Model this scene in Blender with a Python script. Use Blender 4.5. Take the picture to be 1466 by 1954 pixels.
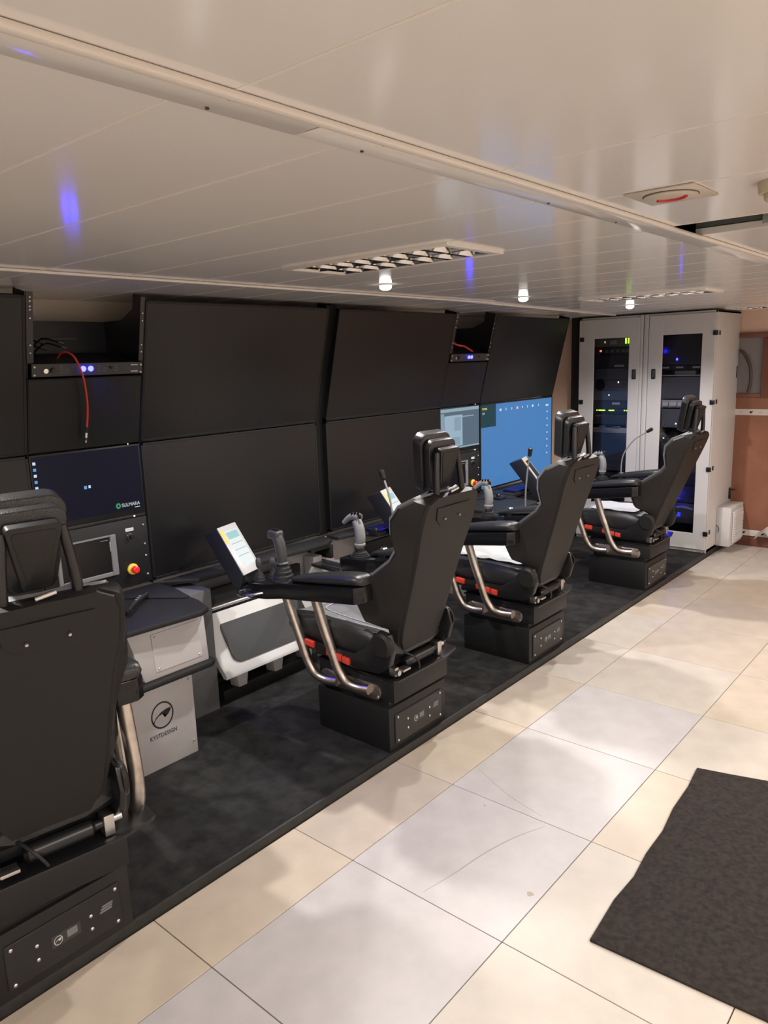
import bpy, bmesh, math, random
from mathutils import Vector, Matrix
random.seed(7)
for o in list(bpy.data.objects): bpy.data.objects.remove(o)
SC = bpy.context.scene
C = SC.collection
# ------------------------------------------------------------------ camera, world, lights, exposure
cam = bpy.data.objects.new('camera', bpy.data.cameras.new('camera')); C.objects.link(cam)
cam.data.sensor_fit = 'VERTICAL'; cam.data.sensor_height = 36.0; cam.data.lens = 1425.6/1954*36
cam.data.clip_start = 0.05
RT = ((0.76030085, 0.10302301, -0.64134927), (0.64873072, -0.17063647, 0.74164119), (-0.03303146, -0.97993339, -0.19656925))
M4 = Matrix(((RT[0][0], -RT[0][1], -RT[0][2], 0), (RT[1][0], -RT[1][1], -RT[1][2], 0), (RT[2][0], -RT[2][1], -RT[2][2], 1.70), (0, 0, 0, 1)))
cam.matrix_world = M4
SC.camera = cam
w = bpy.data.worlds.new('world'); SC.world = w; w.use_nodes = True
w.node_tree.nodes['Background'].inputs[0].default_value = (1, 0.9, 0.8, 1)
w.node_tree.nodes['Background'].inputs[1].default_value = 0.02
SC.view_settings.view_transform = 'Standard'; SC.view_settings.look = 'None'
SC.view_settings.gamma = 1.0; SC.view_settings.use_curve_mapping = False
SC.view_settings.exposure = 0.0
ZC = 2.03          # ceiling height
DOWNLIGHTS = [(-2.17, 0.57), (-2.17, 2.57), (-2.20, 3.79), (-2.155, 5.15)]
def light(name, kind, loc, energy, col, **k):
    l = bpy.data.lights.new(name, kind); l.energy = energy; l.color = col
    for a, b in k.items(): setattr(l, a, b)
    o = bpy.data.objects.new(name, l); C.objects.link(o); o.location = loc; return o
for x, y in DOWNLIGHTS:
    light('downlight_lamp', 'SPOT', (x, y, ZC-0.036), 90, (1.0, 0.965, 0.93), spot_size=math.radians(150), spot_blend=0.5, shadow_soft_size=0.03)
# the room's other ceiling luminaires, over the free floor to the right of and behind the camera
for x, y, e in ((0.75, -0.6, 44), (0.75, 1.2, 34), (0.9, 3.2, 36), (0.9, 5.2, 56)):
    light('ceiling_luminaire_lamp', 'AREA', (x, y, ZC-0.03), e, (1.0, 0.95, 0.92), shape='RECTANGLE', size=0.3, size_y=0.9)
# ------------------------------------------------------------------ materials
MATS = {}
def mat(name, col, rough=0.5, metal=0.0, spec=0.5, emit=None, es=1.0, noise=0.0, nscale=20, bump=0.0, bscale=200, coat=0.0, col2=None, aniso=0, rvar=0.0):
    if name in MATS: return MATS[name]
    m = bpy.data.materials.new(name); m.use_nodes = True; nt = m.node_tree; b = nt.nodes['Principled BSDF']
    c = (*col, 1)
    b.inputs['Base Color'].default_value = c; b.inputs['Roughness'].default_value = rough
    b.inputs['Metallic'].default_value = metal; b.inputs['Specular IOR Level'].default_value = spec
    b.inputs['Coat Weight'].default_value = coat
    if emit: b.inputs['Emission Color'].default_value = (*emit, 1); b.inputs['Emission Strength'].default_value = es
    if noise or bump or rvar:
        tc = nt.nodes.new('ShaderNodeTexCoord')
    if noise or rvar:
        n = nt.nodes.new('ShaderNodeTexNoise'); n.inputs['Scale'].default_value = nscale; n.inputs['Detail'].default_value = 6
        nt.links.new(tc.outputs['Object'], n.inputs['Vector'])
    if noise:
        r = nt.nodes.new('ShaderNodeValToRGB')
        d = col2 or tuple(min(1, x*(1-noise)) for x in col)
        r.color_ramp.elements[0].color = (*d, 1); r.color_ramp.elements[1].color = c
        r.color_ramp.elements[0].position = 0.35; r.color_ramp.elements[1].position = 0.65
        nt.links.new(n.outputs['Fac'], r.inputs['Fac']); nt.links.new(r.outputs['Color'], b.inputs['Base Color'])
    if rvar:
        mr = nt.nodes.new('ShaderNodeMapRange'); mr.inputs['To Min'].default_value = max(0, rough-rvar); mr.inputs['To Max'].default_value = rough+rvar
        nt.links.new(n.outputs['Fac'], mr.inputs['Value']); nt.links.new(mr.outputs['Result'], b.inputs['Roughness'])
    if bump:
        n2 = nt.nodes.new('ShaderNodeTexNoise'); n2.inputs['Scale'].default_value = bscale; n2.inputs['Detail'].default_value = 3
        nt.links.new(tc.outputs['Object'], n2.inputs['Vector'])
        bp = nt.nodes.new('ShaderNodeBump'); bp.inputs['Strength'].default_value = bump; bp.inputs['Distance'].default_value = 0.003
        nt.links.new(n2.outputs['Fac'], bp.inputs['Height']); nt.links.new(bp.outputs['Normal'], b.inputs['Normal'])
    MATS[name] = m; return m
BLK = mat('black_paint', (0.010, 0.010, 0.0105), 0.45, spec=0.35, bump=0.06, bscale=500)
BLKS = mat('black_satin', (0.010, 0.010, 0.011), 0.3)
BLKG = mat('black_gloss', (0.006, 0.006, 0.007), 0.22, spec=0.4)
SHELL = mat('seat_shell', (0.0125, 0.0115, 0.0108), 0.50, spec=0.3, bump=0.15, bscale=700)
LEATHER = mat('black_leather', (0.018, 0.018, 0.019), 0.33, bump=0.35, bscale=260)
GLEATHER = mat('grey_leather', (0.22, 0.22, 0.23), 0.40, bump=0.25, bscale=300)
STEEL = mat('brushed_steel', (0.56, 0.50, 0.45), 0.34, 1.0, noise=0.25, nscale=30, bump=0.05, bscale=90)
CHROME = mat('chrome', (0.75, 0.75, 0.75), 0.18, 1.0)
STEELG = mat('zinc', (0.55, 0.54, 0.52), 0.35, 1.0)
GREYP = mat('grey_plastic', (0.21, 0.21, 0.21), 0.45)
DGREYP = mat('dark_grey_plastic', (0.045, 0.045, 0.048), 0.45)
RUB = mat('rubber', (0.014, 0.014, 0.014), 0.6)
RED = mat('red_plastic', (0.62, 0.05, 0.03), 0.4)
REDB = mat('red_button', (0.8, 0.02, 0.02), 0.35)
YEL = mat('yellow_disc', (0.75, 0.55, 0.06), 0.45)
WCAB = mat('cabinet_offwhite', (0.44, 0.42, 0.42), 0.42, noise=0.05, nscale=8)
GCAB = mat('cabinet_dark_grey', (0.12, 0.12, 0.125), 0.5)  # darker grey for some console panels and side boxes
WPLAS = mat('white_plastic', (0.62, 0.61, 0.60), 0.35)
DESK = mat('desk_black', (0.014, 0.014, 0.0145), 0.5, spec=0.35, bump=0.1, bscale=400)
PLAT = mat('platform_carpet', (0.027, 0.0265, 0.026), 0.9, spec=0.25, noise=0.45, nscale=14, bump=0.6, bscale=380, col2=(0.011, 0.011, 0.011))
PEDGE = mat('platform_edge', (0.020, 0.020, 0.020), 0.5, noise=0.4, nscale=30)
SCRN = mat('dark_screen', (0.0055, 0.0055, 0.006), 0.33, spec=0.35)
BEZ = mat('monitor_bezel', (0.007, 0.007, 0.007), 0.45, spec=0.3)
CEIL = mat('ceiling_panel_paint', (0.78, 0.755, 0.735), 0.13, spec=0.42)
CEILJ = mat('ceiling_joint_highlight', (0.82, 0.77, 0.71), 0.3)  # pale tone paints the highlights along the panel joints
TRIMM = mat('ceiling_trim_paint', (0.76, 0.71, 0.66), 0.28)
SLABM = mat('void_grey', (0.05, 0.055, 0.055), 0.6)
PEACH = mat('wall_peach', (0.70, 0.50, 0.40), 0.4, noise=0.06, nscale=4)
CREAM = mat('wall_cream', (0.66, 0.58, 0.50), 0.5)
ORANGE = mat('wood_orange', (0.30, 0.125, 0.075), 0.28, noise=0.2, nscale=5)
BROWN = mat('frame_brown', (0.17, 0.065, 0.045), 0.4)
BASEB = mat('baseboard_brown', (0.16, 0.06, 0.04), 0.45)
RACKP = mat('rack_paint', (0.56, 0.54, 0.535), 0.42)
RACKI = mat('rack_inside', (0.05, 0.05, 0.055), 0.5)
MATC = mat('mat_carpet', (0.042, 0.034, 0.030), 0.95, spec=0.2, noise=0.4, nscale=60, bump=0.9, bscale=320, col2=(0.024, 0.019, 0.017))
PAPER = mat('paper', (0.75, 0.73, 0.72), 0.6)
LABELM = mat('label_white', (0.6, 0.6, 0.6), 0.5)
LABELD = mat('label_dim', (0.16, 0.16, 0.16), 0.5)
REDC = mat('red_cable', (0.55, 0.04, 0.03), 0.4)
CABLE = mat('black_cable', (0.01, 0.01, 0.01), 0.45)
ORNL = mat('orange_sticker', (0.85, 0.42, 0.03), 0.5)
LINE = mat('thin_line_grey', (0.3, 0.28, 0.27), 0.5)
def em(name, col, s): return mat(name, (0.008, 0.008, 0.008), 0.4, spec=0.15, emit=col, es=s)
BLUELEDC = em('blue_led_core', (0.012, 0.013, 1.0), 48)
BLUEDIM = em('blue_led_dim', (0.02, 0.03, 1.0), 3)
GREENL = em('green_led', (0.45, 1.0, 0.05), 4)
REDL = em('red_led', (1.0, 0.08, 0.05), 6)
WHL = em('white_led', (1, 1, 0.95), 5)
ORL = em('orange_led', (1, 0.5, 0.1), 4)
LAMPE = em('downlight_glow', (1.0, 0.97, 0.92), 14)
KEYB = em('key_backlight', (0.02, 0.02, 0.9), 1.0)
SKY = em('screen_blue', (0.060, 0.20, 0.47), 1.0)
TEAL = em('screen_teal', (0.004, 0.040, 0.055), 1.0)
NAVY = mat('screen_navy', (0.003, 0.003, 0.004), 0.35, spec=0.12, emit=(0.0022, 0.003, 0.011), es=1.0)
ICW = em('icon_white', (0.55, 0.75, 0.9), 1.0)
ICB = em('icon_blue', (0.12, 0.35, 0.65), 1.0)
ICO = em('icon_orange', (0.9, 0.55, 0.35), 1.0)
YT = em('screen_yellow_text', (0.8, 0.8, 0.15), 1.0)
WIN1 = em('screen_window_bar', (0.26, 0.38, 0.42), 1.0)
WIN2 = em('screen_window_pale', (0.30, 0.42, 0.52), 1.0)
WIN3 = em('screen_window_grey', (0.085, 0.13, 0.18), 1.0)
WIN4 = em('screen_window_light', (0.22, 0.32, 0.42), 1.0)
TABS = em('tablet_screen_white', (0.80, 0.85, 0.85), 1.0)
TABC = em('tablet_screen_cyan', (0.35, 0.62, 0.62), 1.0)
GRN = em('logo_green', (0.03, 0.30, 0.10), 1.0)
LOGOW = em('logo_white', (0.55, 0.62, 0.62), 1.0)
def glass_mat(name, tint, gl=0.04):
    m = bpy.data.materials.new(name); m.use_nodes = True; nt = m.node_tree; nt.nodes.clear()
    o = nt.nodes.new('ShaderNodeOutputMaterial'); t = nt.nodes.new('ShaderNodeBsdfTransparent'); g = nt.nodes.new('ShaderNodeBsdfGlossy')
    t.inputs[0].default_value = (*tint, 1); g.inputs['Roughness'].default_value = 0.06; g.inputs[0].default_value = (1, 1, 1, 1)
    f = nt.nodes.new('ShaderNodeFresnel'); f.inputs[0].default_value = 1.45; mx = nt.nodes.new('ShaderNodeMixShader')
    nt.links.new(f.outputs[0], mx.inputs[0]); nt.links.new(t.outputs[0], mx.inputs[1]); nt.links.new(g.outputs[0], mx.inputs[2]); nt.links.new(mx.outputs[0], o.inputs[0])
    return m
RGLASS = glass_mat('tinted_door_glass', (0.80, 0.80, 0.84))
CLEARP = glass_mat('clear_plastic', (0.80, 0.80, 0.80))
# floor tile materials
TILES = [mat('floor_tile_%s' % n, c, 0.38, noise=0.10, nscale=9, bump=0.04, bscale=250, spec=0.4, rvar=0.06) for n, c in
         (('cream', (0.56, 0.505, 0.44)), ('beige', (0.54, 0.465, 0.39)), ('pinkish', (0.535, 0.505, 0.50)), ('sand', (0.57, 0.485, 0.39)))]
GROUT = mat('floor_joint_dark', (0.05, 0.045, 0.04), 0.7)
# ------------------------------------------------------------------ mesh helpers
class B:
    def __init__(s): s.bm = bmesh.new()
    def _bev(s, vs, w, seg=2):
        if w <= 0: return
        es = set()
        for v in vs:
            for e in v.link_edges: es.add(e)
        es = [e for e in es if len(e.link_faces) == 2 and e.calc_face_angle(0) > 0.35]
        bmesh.ops.bevel(s.bm, geom=es, offset=w, segments=seg, affect='EDGES', profile=0.5, clamp_overlap=True)
    def box(s, x0, x1, y0, y1, z0, z1, bev=0.0, seg=2):
        r = bmesh.ops.create_cube(s.bm, size=1)['verts']
        for v in r:
            v.co = Vector(((x0+x1)/2+v.co.x*(x1-x0), (y0+y1)/2+v.co.y*(y1-y0), (z0+z1)/2+v.co.z*(z1-z0)))
        s._bev(r, bev, seg); return s
    def poly(s, bot, top, bev=0.0, seg=2):
        a = [s.bm.verts.new(p) for p in bot]; b = [s.bm.verts.new(p) for p in top]; n = len(a)
        fs = [s.bm.faces.new(a[::-1]), s.bm.faces.new(b)]
        for i in range(n): fs.append(s.bm.faces.new((a[i], a[(i+1) % n], b[(i+1) % n], b[i])))
        bmesh.ops.recalc_face_normals(s.bm, faces=fs)
        s._bev(a+b, bev, seg); return s
    def prism(s, pts, ax, a, b, bev=0.0, seg=2):
        def P(u, v, w):
            return {'x': (w, u, v), 'y': (u, w, v), 'z': (u, v, w)}[ax]
        return s.poly([P(u, v, a) for u, v in pts], [P(u, v, b) for u, v in pts], bev, seg)
    def rings(s, rs, cap=True, closed=True):
        vs = [[s.bm.verts.new(p) for p in r] for r in rs]; fs = []
        for i in range(len(vs)-1):
            n = len(vs[i])
            for j in range(n if closed else n-1):
                k = (j+1) % n
                fs.append(s.bm.faces.new((vs[i][j], vs[i][k], vs[i+1][k], vs[i+1][j])))
        if cap and closed: fs.append(s.bm.faces.new(vs[0][::-1])); fs.append(s.bm.faces.new(vs[-1]))
        bmesh.ops.recalc_face_normals(s.bm, faces=fs); return s
    def cyl(s, p0, p1, r0, r1=None, seg=20):
        return s.lathe(p0, p1, [(0, r0), (1, r0 if r1 is None else r1)], seg)
    def lathe(s, p0, p1, prof, seg=20):
        p0 = Vector(p0); p1 = Vector(p1); d = p1-p0; q = d.to_track_quat('Z', 'Y'); 
        rs = []
        for t, r in prof:
            c = p0+d*t
            rs.append([c+q @ Vector((math.cos(2*math.pi*i/seg)*max(r, 1e-4), math.sin(2*math.pi*i/seg)*max(r, 1e-4), 0)) for i in range(seg)])
        return s.rings(rs)
    def ball(s, c, r, sc=(1, 1, 1), seg=16):
        v = bmesh.ops.create_uvsphere(s.bm, u_segments=seg, v_segments=seg//2+2, radius=r)['verts']
        for a in v: a.co = Vector((a.co.x*sc[0]+c[0], a.co.y*sc[1]+c[1], a.co.z*sc[2]+c[2]))
        return s
    def tube(s, pts, r, seg=14, sm=6, flat=None):
        P = [Vector(p) for p in pts]
        if sm > 1 and len(P) > 2: P = spline(P, sm)
        R = r if callable(r) else (lambda t: r)
        rs = []; up = None
        for i, p in enumerate(P):
            d = (P[min(i+1, len(P)-1)]-P[max(i-1, 0)]).normalized()
            if up is None: up = d.orthogonal().normalized()
            up = (up-d*up.dot(d)).normalized(); sd = d.cross(up)
            rr = R(i/(len(P)-1))
            rs.append([p+(up*math.cos(2*math.pi*k/seg)+sd*math.sin(2*math.pi*k/seg))*rr for k in range(seg)])
        return s.rings(rs)
def spline(P, n):
    out = []
    for i in range(len(P)-1):
        a = P[max(i-1, 0)]; b = P[i]; c = P[i+1]; d = P[min(i+2, len(P)-1)]
        for k in range(n):
            t = k/n
            out.append(0.5*((2*b)+(c-a)*t+(2*a-5*b+4*c-d)*t*t+(3*b-a-3*c+d)*t*t*t))
    out.append(P[-1]); return out
def wloc(o):
    v = Vector((0, 0, 0))
    while o: v += o.location; o = o.parent
    return v
def obj(name, b, m, parent=None, angle=35, local=False, loc=None, subsurf=0):
    me = bpy.data.meshes.new(name)
    if not local:
        off = wloc(parent) if parent else Vector((0, 0, 0))
        if parent: bmesh.ops.translate(b.bm, verts=b.bm.verts, vec=-off)
    b.bm.to_mesh(me); b.bm.free(); me.materials.append(m)
    for p in me.polygons: p.use_smooth = True
    me.set_sharp_from_angle(angle=math.radians(angle))
    o = bpy.data.objects.new(name, me); C.objects.link(o); o.parent = parent
    if loc: o.location = loc
    if subsurf:
        md = o.modifiers.new('sub', 'SUBSURF'); md.levels = subsurf; md.render_levels = subsurf
    return o
def tag(o, label, cat, group=None, kind=None):
    if label: o['label'] = label
    if cat: o['category'] = cat
    if group: o['group'] = group
    if kind: o['kind'] = kind
    return o
def thing(name, loc, label, cat, group=None):
    o = bpy.data.objects.new(name, None); C.objects.link(o); o.location = loc; o.empty_display_size = 0.1
    return tag(o, label, cat, group)
def struct(name, b, m, parent=None):
    o = obj(name, b, m, parent)
    if not parent: o['kind'] = 'structure'
    return o
def copy_tree(o, parent=None):
    c = o.copy(); C.objects.link(c)
    if parent: c.parent = parent
    for ch in [x for x in list(C.objects) if x.parent == o]: copy_tree(ch, c)
    return c
def text(name, s, size, m, parent, origin, ux, uy, ext=0.0004, align='LEFT', sx=1.0):
    cu = bpy.data.curves.new(name, 'FONT'); cu.body = s; cu.size = size; cu.extrude = ext; cu.align_x = align
    cu.resolution_u = 2
    t = bpy.data.objects.new(name, cu); C.objects.link(t)
    dg = bpy.context.evaluated_depsgraph_get(); dg.update()
    me = bpy.data.meshes.new_from_object(t.evaluated_get(dg)); bpy.data.objects.remove(t)
    ux = Vector(ux).normalized(); uy = Vector(uy).normalized(); uz = ux.cross(uy); o0 = Vector(origin)
    off = wloc(parent) if parent else Vector((0, 0, 0))
    for v in me.vertices: v.co = o0+ux*v.co.x*sx+uy*v.co.y+uz*v.co.z-off
    me.materials.clear(); me.materials.append(m)
    o = bpy.data.objects.new(name, me); C.objects.link(o); o.parent = parent; return o
# ------------------------------------------------------------------ the setting
XL, XR, YB, YF = -3.45, 1.70, -1.70, 6.96
XP = -1.93      # platform edge
fl = struct('floor', B().box(XL-0.05, XR+0.05, YB-0.05, YF+0.05, -0.08, -0.006), GROUT)
XG = [XP+0.0, -1.631, -1.026, -0.426, 0.174, 0.774, 1.374, XR]
tilepat = {(0, 4): 3, (0, 5): 3, (0, 6): 1, (0, 7): 3, (0, 8): 1, (1, 4): 2, (1, 5): 2, (1, 6): 2, (1, 7): 2, (1, 8): 2, (1, 9): 0, (1, 10): 1, (2, 4): 0, (2, 5): 0, (2, 6): 0, (2, 7): 3}
cache = {}
for i in range(len(XG)-1):
    for j in range(15):
        y0 = 1.656-0.6*6+0.6*j; y1 = y0+0.6
        y0 = max(y0, YB); y1 = min(y1, YF)
        if y1-y0 < 0.02: continue
        g = 0.0016
        k = tilepat.get((i, j), random.choice((0, 0, 1, 3)))
        wv = (XG[i+1]-XG[i])/2-g; hv = (y1-y0)/2-g; key = (round(wv, 3), round(hv, 3), k)
        cx = (XG[i]+XG[i+1])/2; cy = (y0+y1)/2
        if key not in cache:
            t = obj('floor_tile', B().box(-wv, wv, -hv, hv, -0.006, 0.0, 0.0008, 1), TILES[k], fl, local=True, loc=(cx, cy, 0)); cache[key] = t
        else:
            t = cache[key].copy(); C.objects.link(t); t.location = (cx, cy, 0)
# scuffs and stains on the tiles
SCUFF = mat('scuff_brown', (0.42, 0.36, 0.31), 0.5)
def scuff(pts, w_):
    P = spline([Vector((x, y, 0)) for x, y in pts], 8); L_, Rr = [], []
    for i, p in enumerate(P):
        d = (P[min(i+1, len(P)-1)]-P[max(i-1, 0)]).normalized(); nn = Vector((-d.y, d.x, 0))*w_*math.sin(math.pi*(0.08+0.84*i/(len(P)-1)))
        L_.append(p+nn); Rr.append(p-nn)
    out = L_+Rr[::-1]
    obj('scuff_mark', B().poly([(p.x, p.y, 0.0) for p in out], [(p.x, p.y, 0.0004) for p in out]), SCUFF, fl)
scuff([(-1.34, 1.681), (-1.311, 1.824), (-1.289, 1.969), (-1.25, 2.115), (-1.198, 2.234)], 0.0032)
scuff([(-1.617, 2.421), (-1.418, 2.331), (-1.236, 2.282)], 0.0016)
for x, y, r in [(-1.062, 1.886, 0.011), (-1.446, 2.211, 0.006)]:
    obj('stain', B().poly([(x+r*math.cos(a)*(1+0.3*math.sin(3*a)), y+r*math.sin(a), 0.0) for a in [k*0.5236 for k in range(12)]], [(x+r*math.cos(a)*(1+0.3*math.sin(3*a)), y+r*math.sin(a), 0.0004) for a in [k*0.5236 for k in range(12)]]), SCUFF, fl)
# walls
struct('wall_left', B().box(XL-0.05, XL, YB, YF, 0, 2.3), CREAM)
struct('wall_corner', B().box(XL, -3.19, 6.45, YF, 0.04, 2.03), PEACH)
wr = struct('wall_right', B().box(XR, XR+0.05, YB, YF, 0, 2.3), CREAM)
struct('wall_back', B().box(XL, XR, YB-0.05, YB, 0, 2.3), CREAM)
wf = struct('wall_far', B().box(XL, XR, YF, YF+0.06, 0, 2.3), PEACH)
struct('baseboard_far', B().box(-1.94, XR, YF-0.012, YF, 0, 0.085, 0.003), BASEB)
# glossy orange panelling on the far wall and the little window
pn = thing('wall_panelling', (-1.5, YF, 0.09), 'glossy orange-brown wall panel right of the grey server cabinets', 'panelling')
obj('lower_panel', B().box(-1.94, 0.2, YF-0.018, YF, 0.09, 1.335, 0.004), ORANGE, pn)
pn['label'] = 'glossy orange-brown wall panelling right of the grey server cabinets'
wn = struct('window_1', B().box(-2.0, -1.735, YF-0.006, YF, 1.335, 1.80), mat('pane_grey', (0.22, 0.20, 0.21), 0.25))
wfm = B().box(-2.0, -1.60, YF-0.035, YF-0.001, 1.80, 1.845, 0.004).box(-1.735, -1.60, YF-0.035, YF-0.001, 1.30, 1.80, 0.004).box(-2.0, -1.735, YF-0.03, YF-0.001, 1.30, 1.335, 0.004)
obj('window_frame', wfm, BROWN, wn)
hs = obj('hose', B().tube([(-1.915, YF-0.05, 1.70), (-1.875, YF-0.05, 1.665), (-1.825, YF-0.05, 1.56), (-1.815, YF-0.05, 1.44), (-1.83, YF-0.045, 1.345)], 0.0135), mat('hose_dark', (0.06, 0.04, 0.035), 0.5))
tag(hs, 'dark hose bent in an arc across the small grey window', 'hose')
# ceiling
ce = struct('ceiling', B().box(XL-0.05, XR+0.05, YB-0.05, YF+0.05, 2.22, 2.28), SLABM)
def panel(x0, x1, y0, y1):
    obj('ceiling_panel', B().box(x0, x1, y0+0.0012, y1-0.0012, ZC, ZC+0.02, 0.0012, 1), CEIL, ce)
    obj('joint_highlight_strip', B().box(x0, x1, y1-0.003, y1+0.003, ZC-0.0006, ZC+0.006), CEILJ, ce)
ys = [0.604+0.305*k for k in range(-8, 22)]
ys = [max(YB, ys[0])]+[v for v in ys[1:] if v < YF]+[YF]
LAMPS = [(-2.00, -1.31, 1.824), (-2.10, -1.375, 4.264), (-1.90, -1.20, 6.399)]
for a, b_ in zip(ys, ys[1:]):
    hit = [l for l in LAMPS if abs(l[2]-a) < 0.01]
    if hit: panel(XL, hit[0][0], a, b_); panel(hit[0][1], -0.83, a, b_)
    else: panel(XL, -0.83, a, b_)
yr = [YB, -1.2, -0.6, 0.03, 0.644, 1.235, 1.62, 2.107]
for a, b_ in zip(yr, yr[1:]): panel(-0.79, XR, a, b_)
yr = [2.34, 2.94, 3.54, 4.14, 4.74, 5.34, 5.94, 6.54, YF]
for a, b_ in zip(yr, yr[1:]): panel(-0.79, XR, a, b_)
DGAP = mat('gap_greygreen', (0.11, 0.125, 0.115), 0.45)
obj('gap_channel', B().box(-0.79, XR, 2.085, 2.100, ZC+0.022, 2.215).box(-0.79, XR, 2.345, 2.36, ZC+0.022, 2.215).box(-0.79, XR, 2.10, 2.345, 2.13, 2.145), DGAP, ce)
obj('gap_rail', B().box(-0.60, XR, 2.30, 2.338, ZC+0.005, ZC+0.03, 0.002), mat('rail_grey', (0.36, 0.35, 0.33), 0.4), ce)
t1 = struct('trim_1', B().box(-0.785, -0.768, YB, YF, ZC-0.010, ZC-0.0005, 0.003), TRIMM)
for a, b_ in ((YB, 0.812), (0.816, 2.6), (2.604, 4.4), (4.404, YF)):
    obj('cover_strip', B().box(-0.852, -0.786, a, b_, ZC-0.003, ZC-0.0005, 0.001), CEIL, t1)
for y in (0.30, 0.65, 0.945, 1.55, 1.9):
    for x in (-0.838, -0.792): obj('screw', B().cyl((x, y, ZC-0.0055), (x, y, ZC-0.0038), 0.0028, seg=8), SLABM, t1)
t2 = struct('trim_2', B().box(-2.50, -2.483, YB, 3.95, ZC-0.010, ZC-0.0005, 0.003), TRIMM)
struct('trim_3', B().poly([(-2.505, 3.55, ZC-0.009), (-2.49, 3.55, ZC-0.009), (-2.755, 6.3, ZC-0.009), (-2.77, 6.3, ZC-0.009)], [(-2.505, 3.55, ZC-0.0005), (-2.49, 3.55, ZC-0.0005), (-2.755, 6.3, ZC-0.0005), (-2.77, 6.3, ZC-0.0005)]), TRIMM)
struct('trim_4', B().box(-3.185, -3.115, 6.34, 6.42, 0.04, ZC-0.001, 0.004), BLK)
# platform
PT = 0.04
pf = thing('platform', (-2.7, 2.6, 0), 'low black carpeted platform carrying the seats, consoles and cabinets', 'platform')
obj('carpet_deck', B().box(XL, XP-0.015, YB, YF-0.001, 0.0, PT, 0.002), PLAT, pf)
obj('edge_strip', B().box(XP-0.015, XP, YB, 6.93, 0.0, PT, 0.003), PEDGE, pf)
# ------------------------------------------------------------------ console
CX = -3.10; ZK = 1.372; SX, SZ = 0.236, 0.972      # lower screen plane, knee height, direction of the slanted upper plane
def sl(s, off=0.0):   # point on the slanted plane; off = out towards the room
    return (CX+SX*s+SZ*off, ZK+SZ*s-SX*off)
def slant_box(b, y0, y1, s0, s1, o0, o1, bev=0.0):
    pts = [sl(s0, o0), sl(s1, o0), sl(s1, o1), sl(s0, o1)]
    return b.prism(pts, 'y', y0, y1, bev, 1)
MONS = [(0.236, 1.362), (1.884, 3.014), (3.094, 4.214), (4.718, 5.832)]
COLS = [(1.366, 1.880), (4.218, 4.714)]
mn = ['at the left edge, cut off by the frame', 'in front of the second seat', 'in front of the third seat', 'at the far end of the console']
for i, (a, b_) in enumerate(MONS):
    u = thing('monitor', (CX, (a+b_)/2, ZK), 'large black upper monitor tilted forward, ' + ['at the left edge of the picture', 'between the blue-lit rack unit and the black gap', 'just right of the black gap', 'above the lit blue screen'][i], 'monitor', 'upper console monitors')
    s1 = 0.641
    bz = B(); t = 0.011
    slant_box(bz, a, b_, 0.003, 0.003+t, -0.03, 0.0, 0.001); slant_box(bz, a, b_, s1-t, s1, -0.03, 0.0, 0.001)
    slant_box(bz, a, a+t, 0.003, s1, -0.03, 0.0, 0.001); slant_box(bz, b_-t, b_, 0.003, s1, -0.03, 0.0, 0.001)
    obj('bezel', bz, BEZ, u)
    obj('screen', slant_box(B(), a+t*0.5, b_-t*0.5, 0.008, s1-0.005, -0.02, -0.002), SCRN, u)
    obj('back_cover', slant_box(B(), a+0.05, b_-0.05, 0.05, s1-0.05, -0.07, -0.03, 0.008), BLK, u)
    l = thing('monitor', (CX, (a+b_)/2, 0.715), ['large black lower monitor behind the nearest seat, at the left edge', 'large black lower monitor behind the small white touch screen', 'large black lower monitor just right of the black gap', 'large lit lower monitor showing a plain blue screen'][i], 'monitor', 'lower console monitors')
    z0, z1 = 0.715, ZK-0.002
    bz = B().box(CX-0.03, CX, a, b_, z0, z0+t, 0.001, 1).box(CX-0.03, CX, a, b_, z1-t, z1, 0.001, 1).box(CX-0.03, CX, a, a+t, z0, z1, 0.001, 1).box(CX-0.03, CX, b_-t, b_, z0, z1, 0.001, 1)
    obj('bezel', bz, BEZ, l)
    scr = obj('screen', B().box(CX-0.02, CX-0.002, a+t*0.5, b_-t*0.5, z0+0.005, z1-0.005), SKY if i == 3 else SCRN, l)
    obj('back_cover', B().box(CX-0.07, CX-0.03, a+0.05, b_-0.05, z0+0.05, z1-0.05, 0.008), BLK, l)
    if i == 3:
        scr['label'] = 'lit blue screen'
        e = CX-0.0015
        obj('dark_corner_window', B().box(e-0.001, e, 4.724, 4.938, 1.19, 1.362), TEAL, l)
        text('yellow_caption', 'TETHER', 0.020, YT, l, (e+0.0005, 4.745, 1.322), (0, 1, 0), (0, 0, 1))
        text('counter', '0 0', 0.022, ICW, l, (e+0.0005, 4.75, 1.288), (0, 1, 0), (0, 0, 1))
        for k, y in enumerate((5.004, 5.085, 5.17, 5.256, 5.335, 5.415, 5.50, 5.598)):
            wd = 0.012 if k in (0, 3, 6) else 0.004
            obj('icon', B().box(e, e+0.001, y-wd, y+wd, 1.300, 1.318), ICO if k == 3 else ICW, l)
        for k in range(7): obj('icon', B().box(e, e+0.001, 5.738, 5.754, 1.245-k*0.0585-0.006, 1.245-k*0.0585+0.006), ICW, l)
        obj('icon', B().box(e, e+0.001, 5.72, 5.765, 1.292, 1.306), ICW, l)
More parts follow.
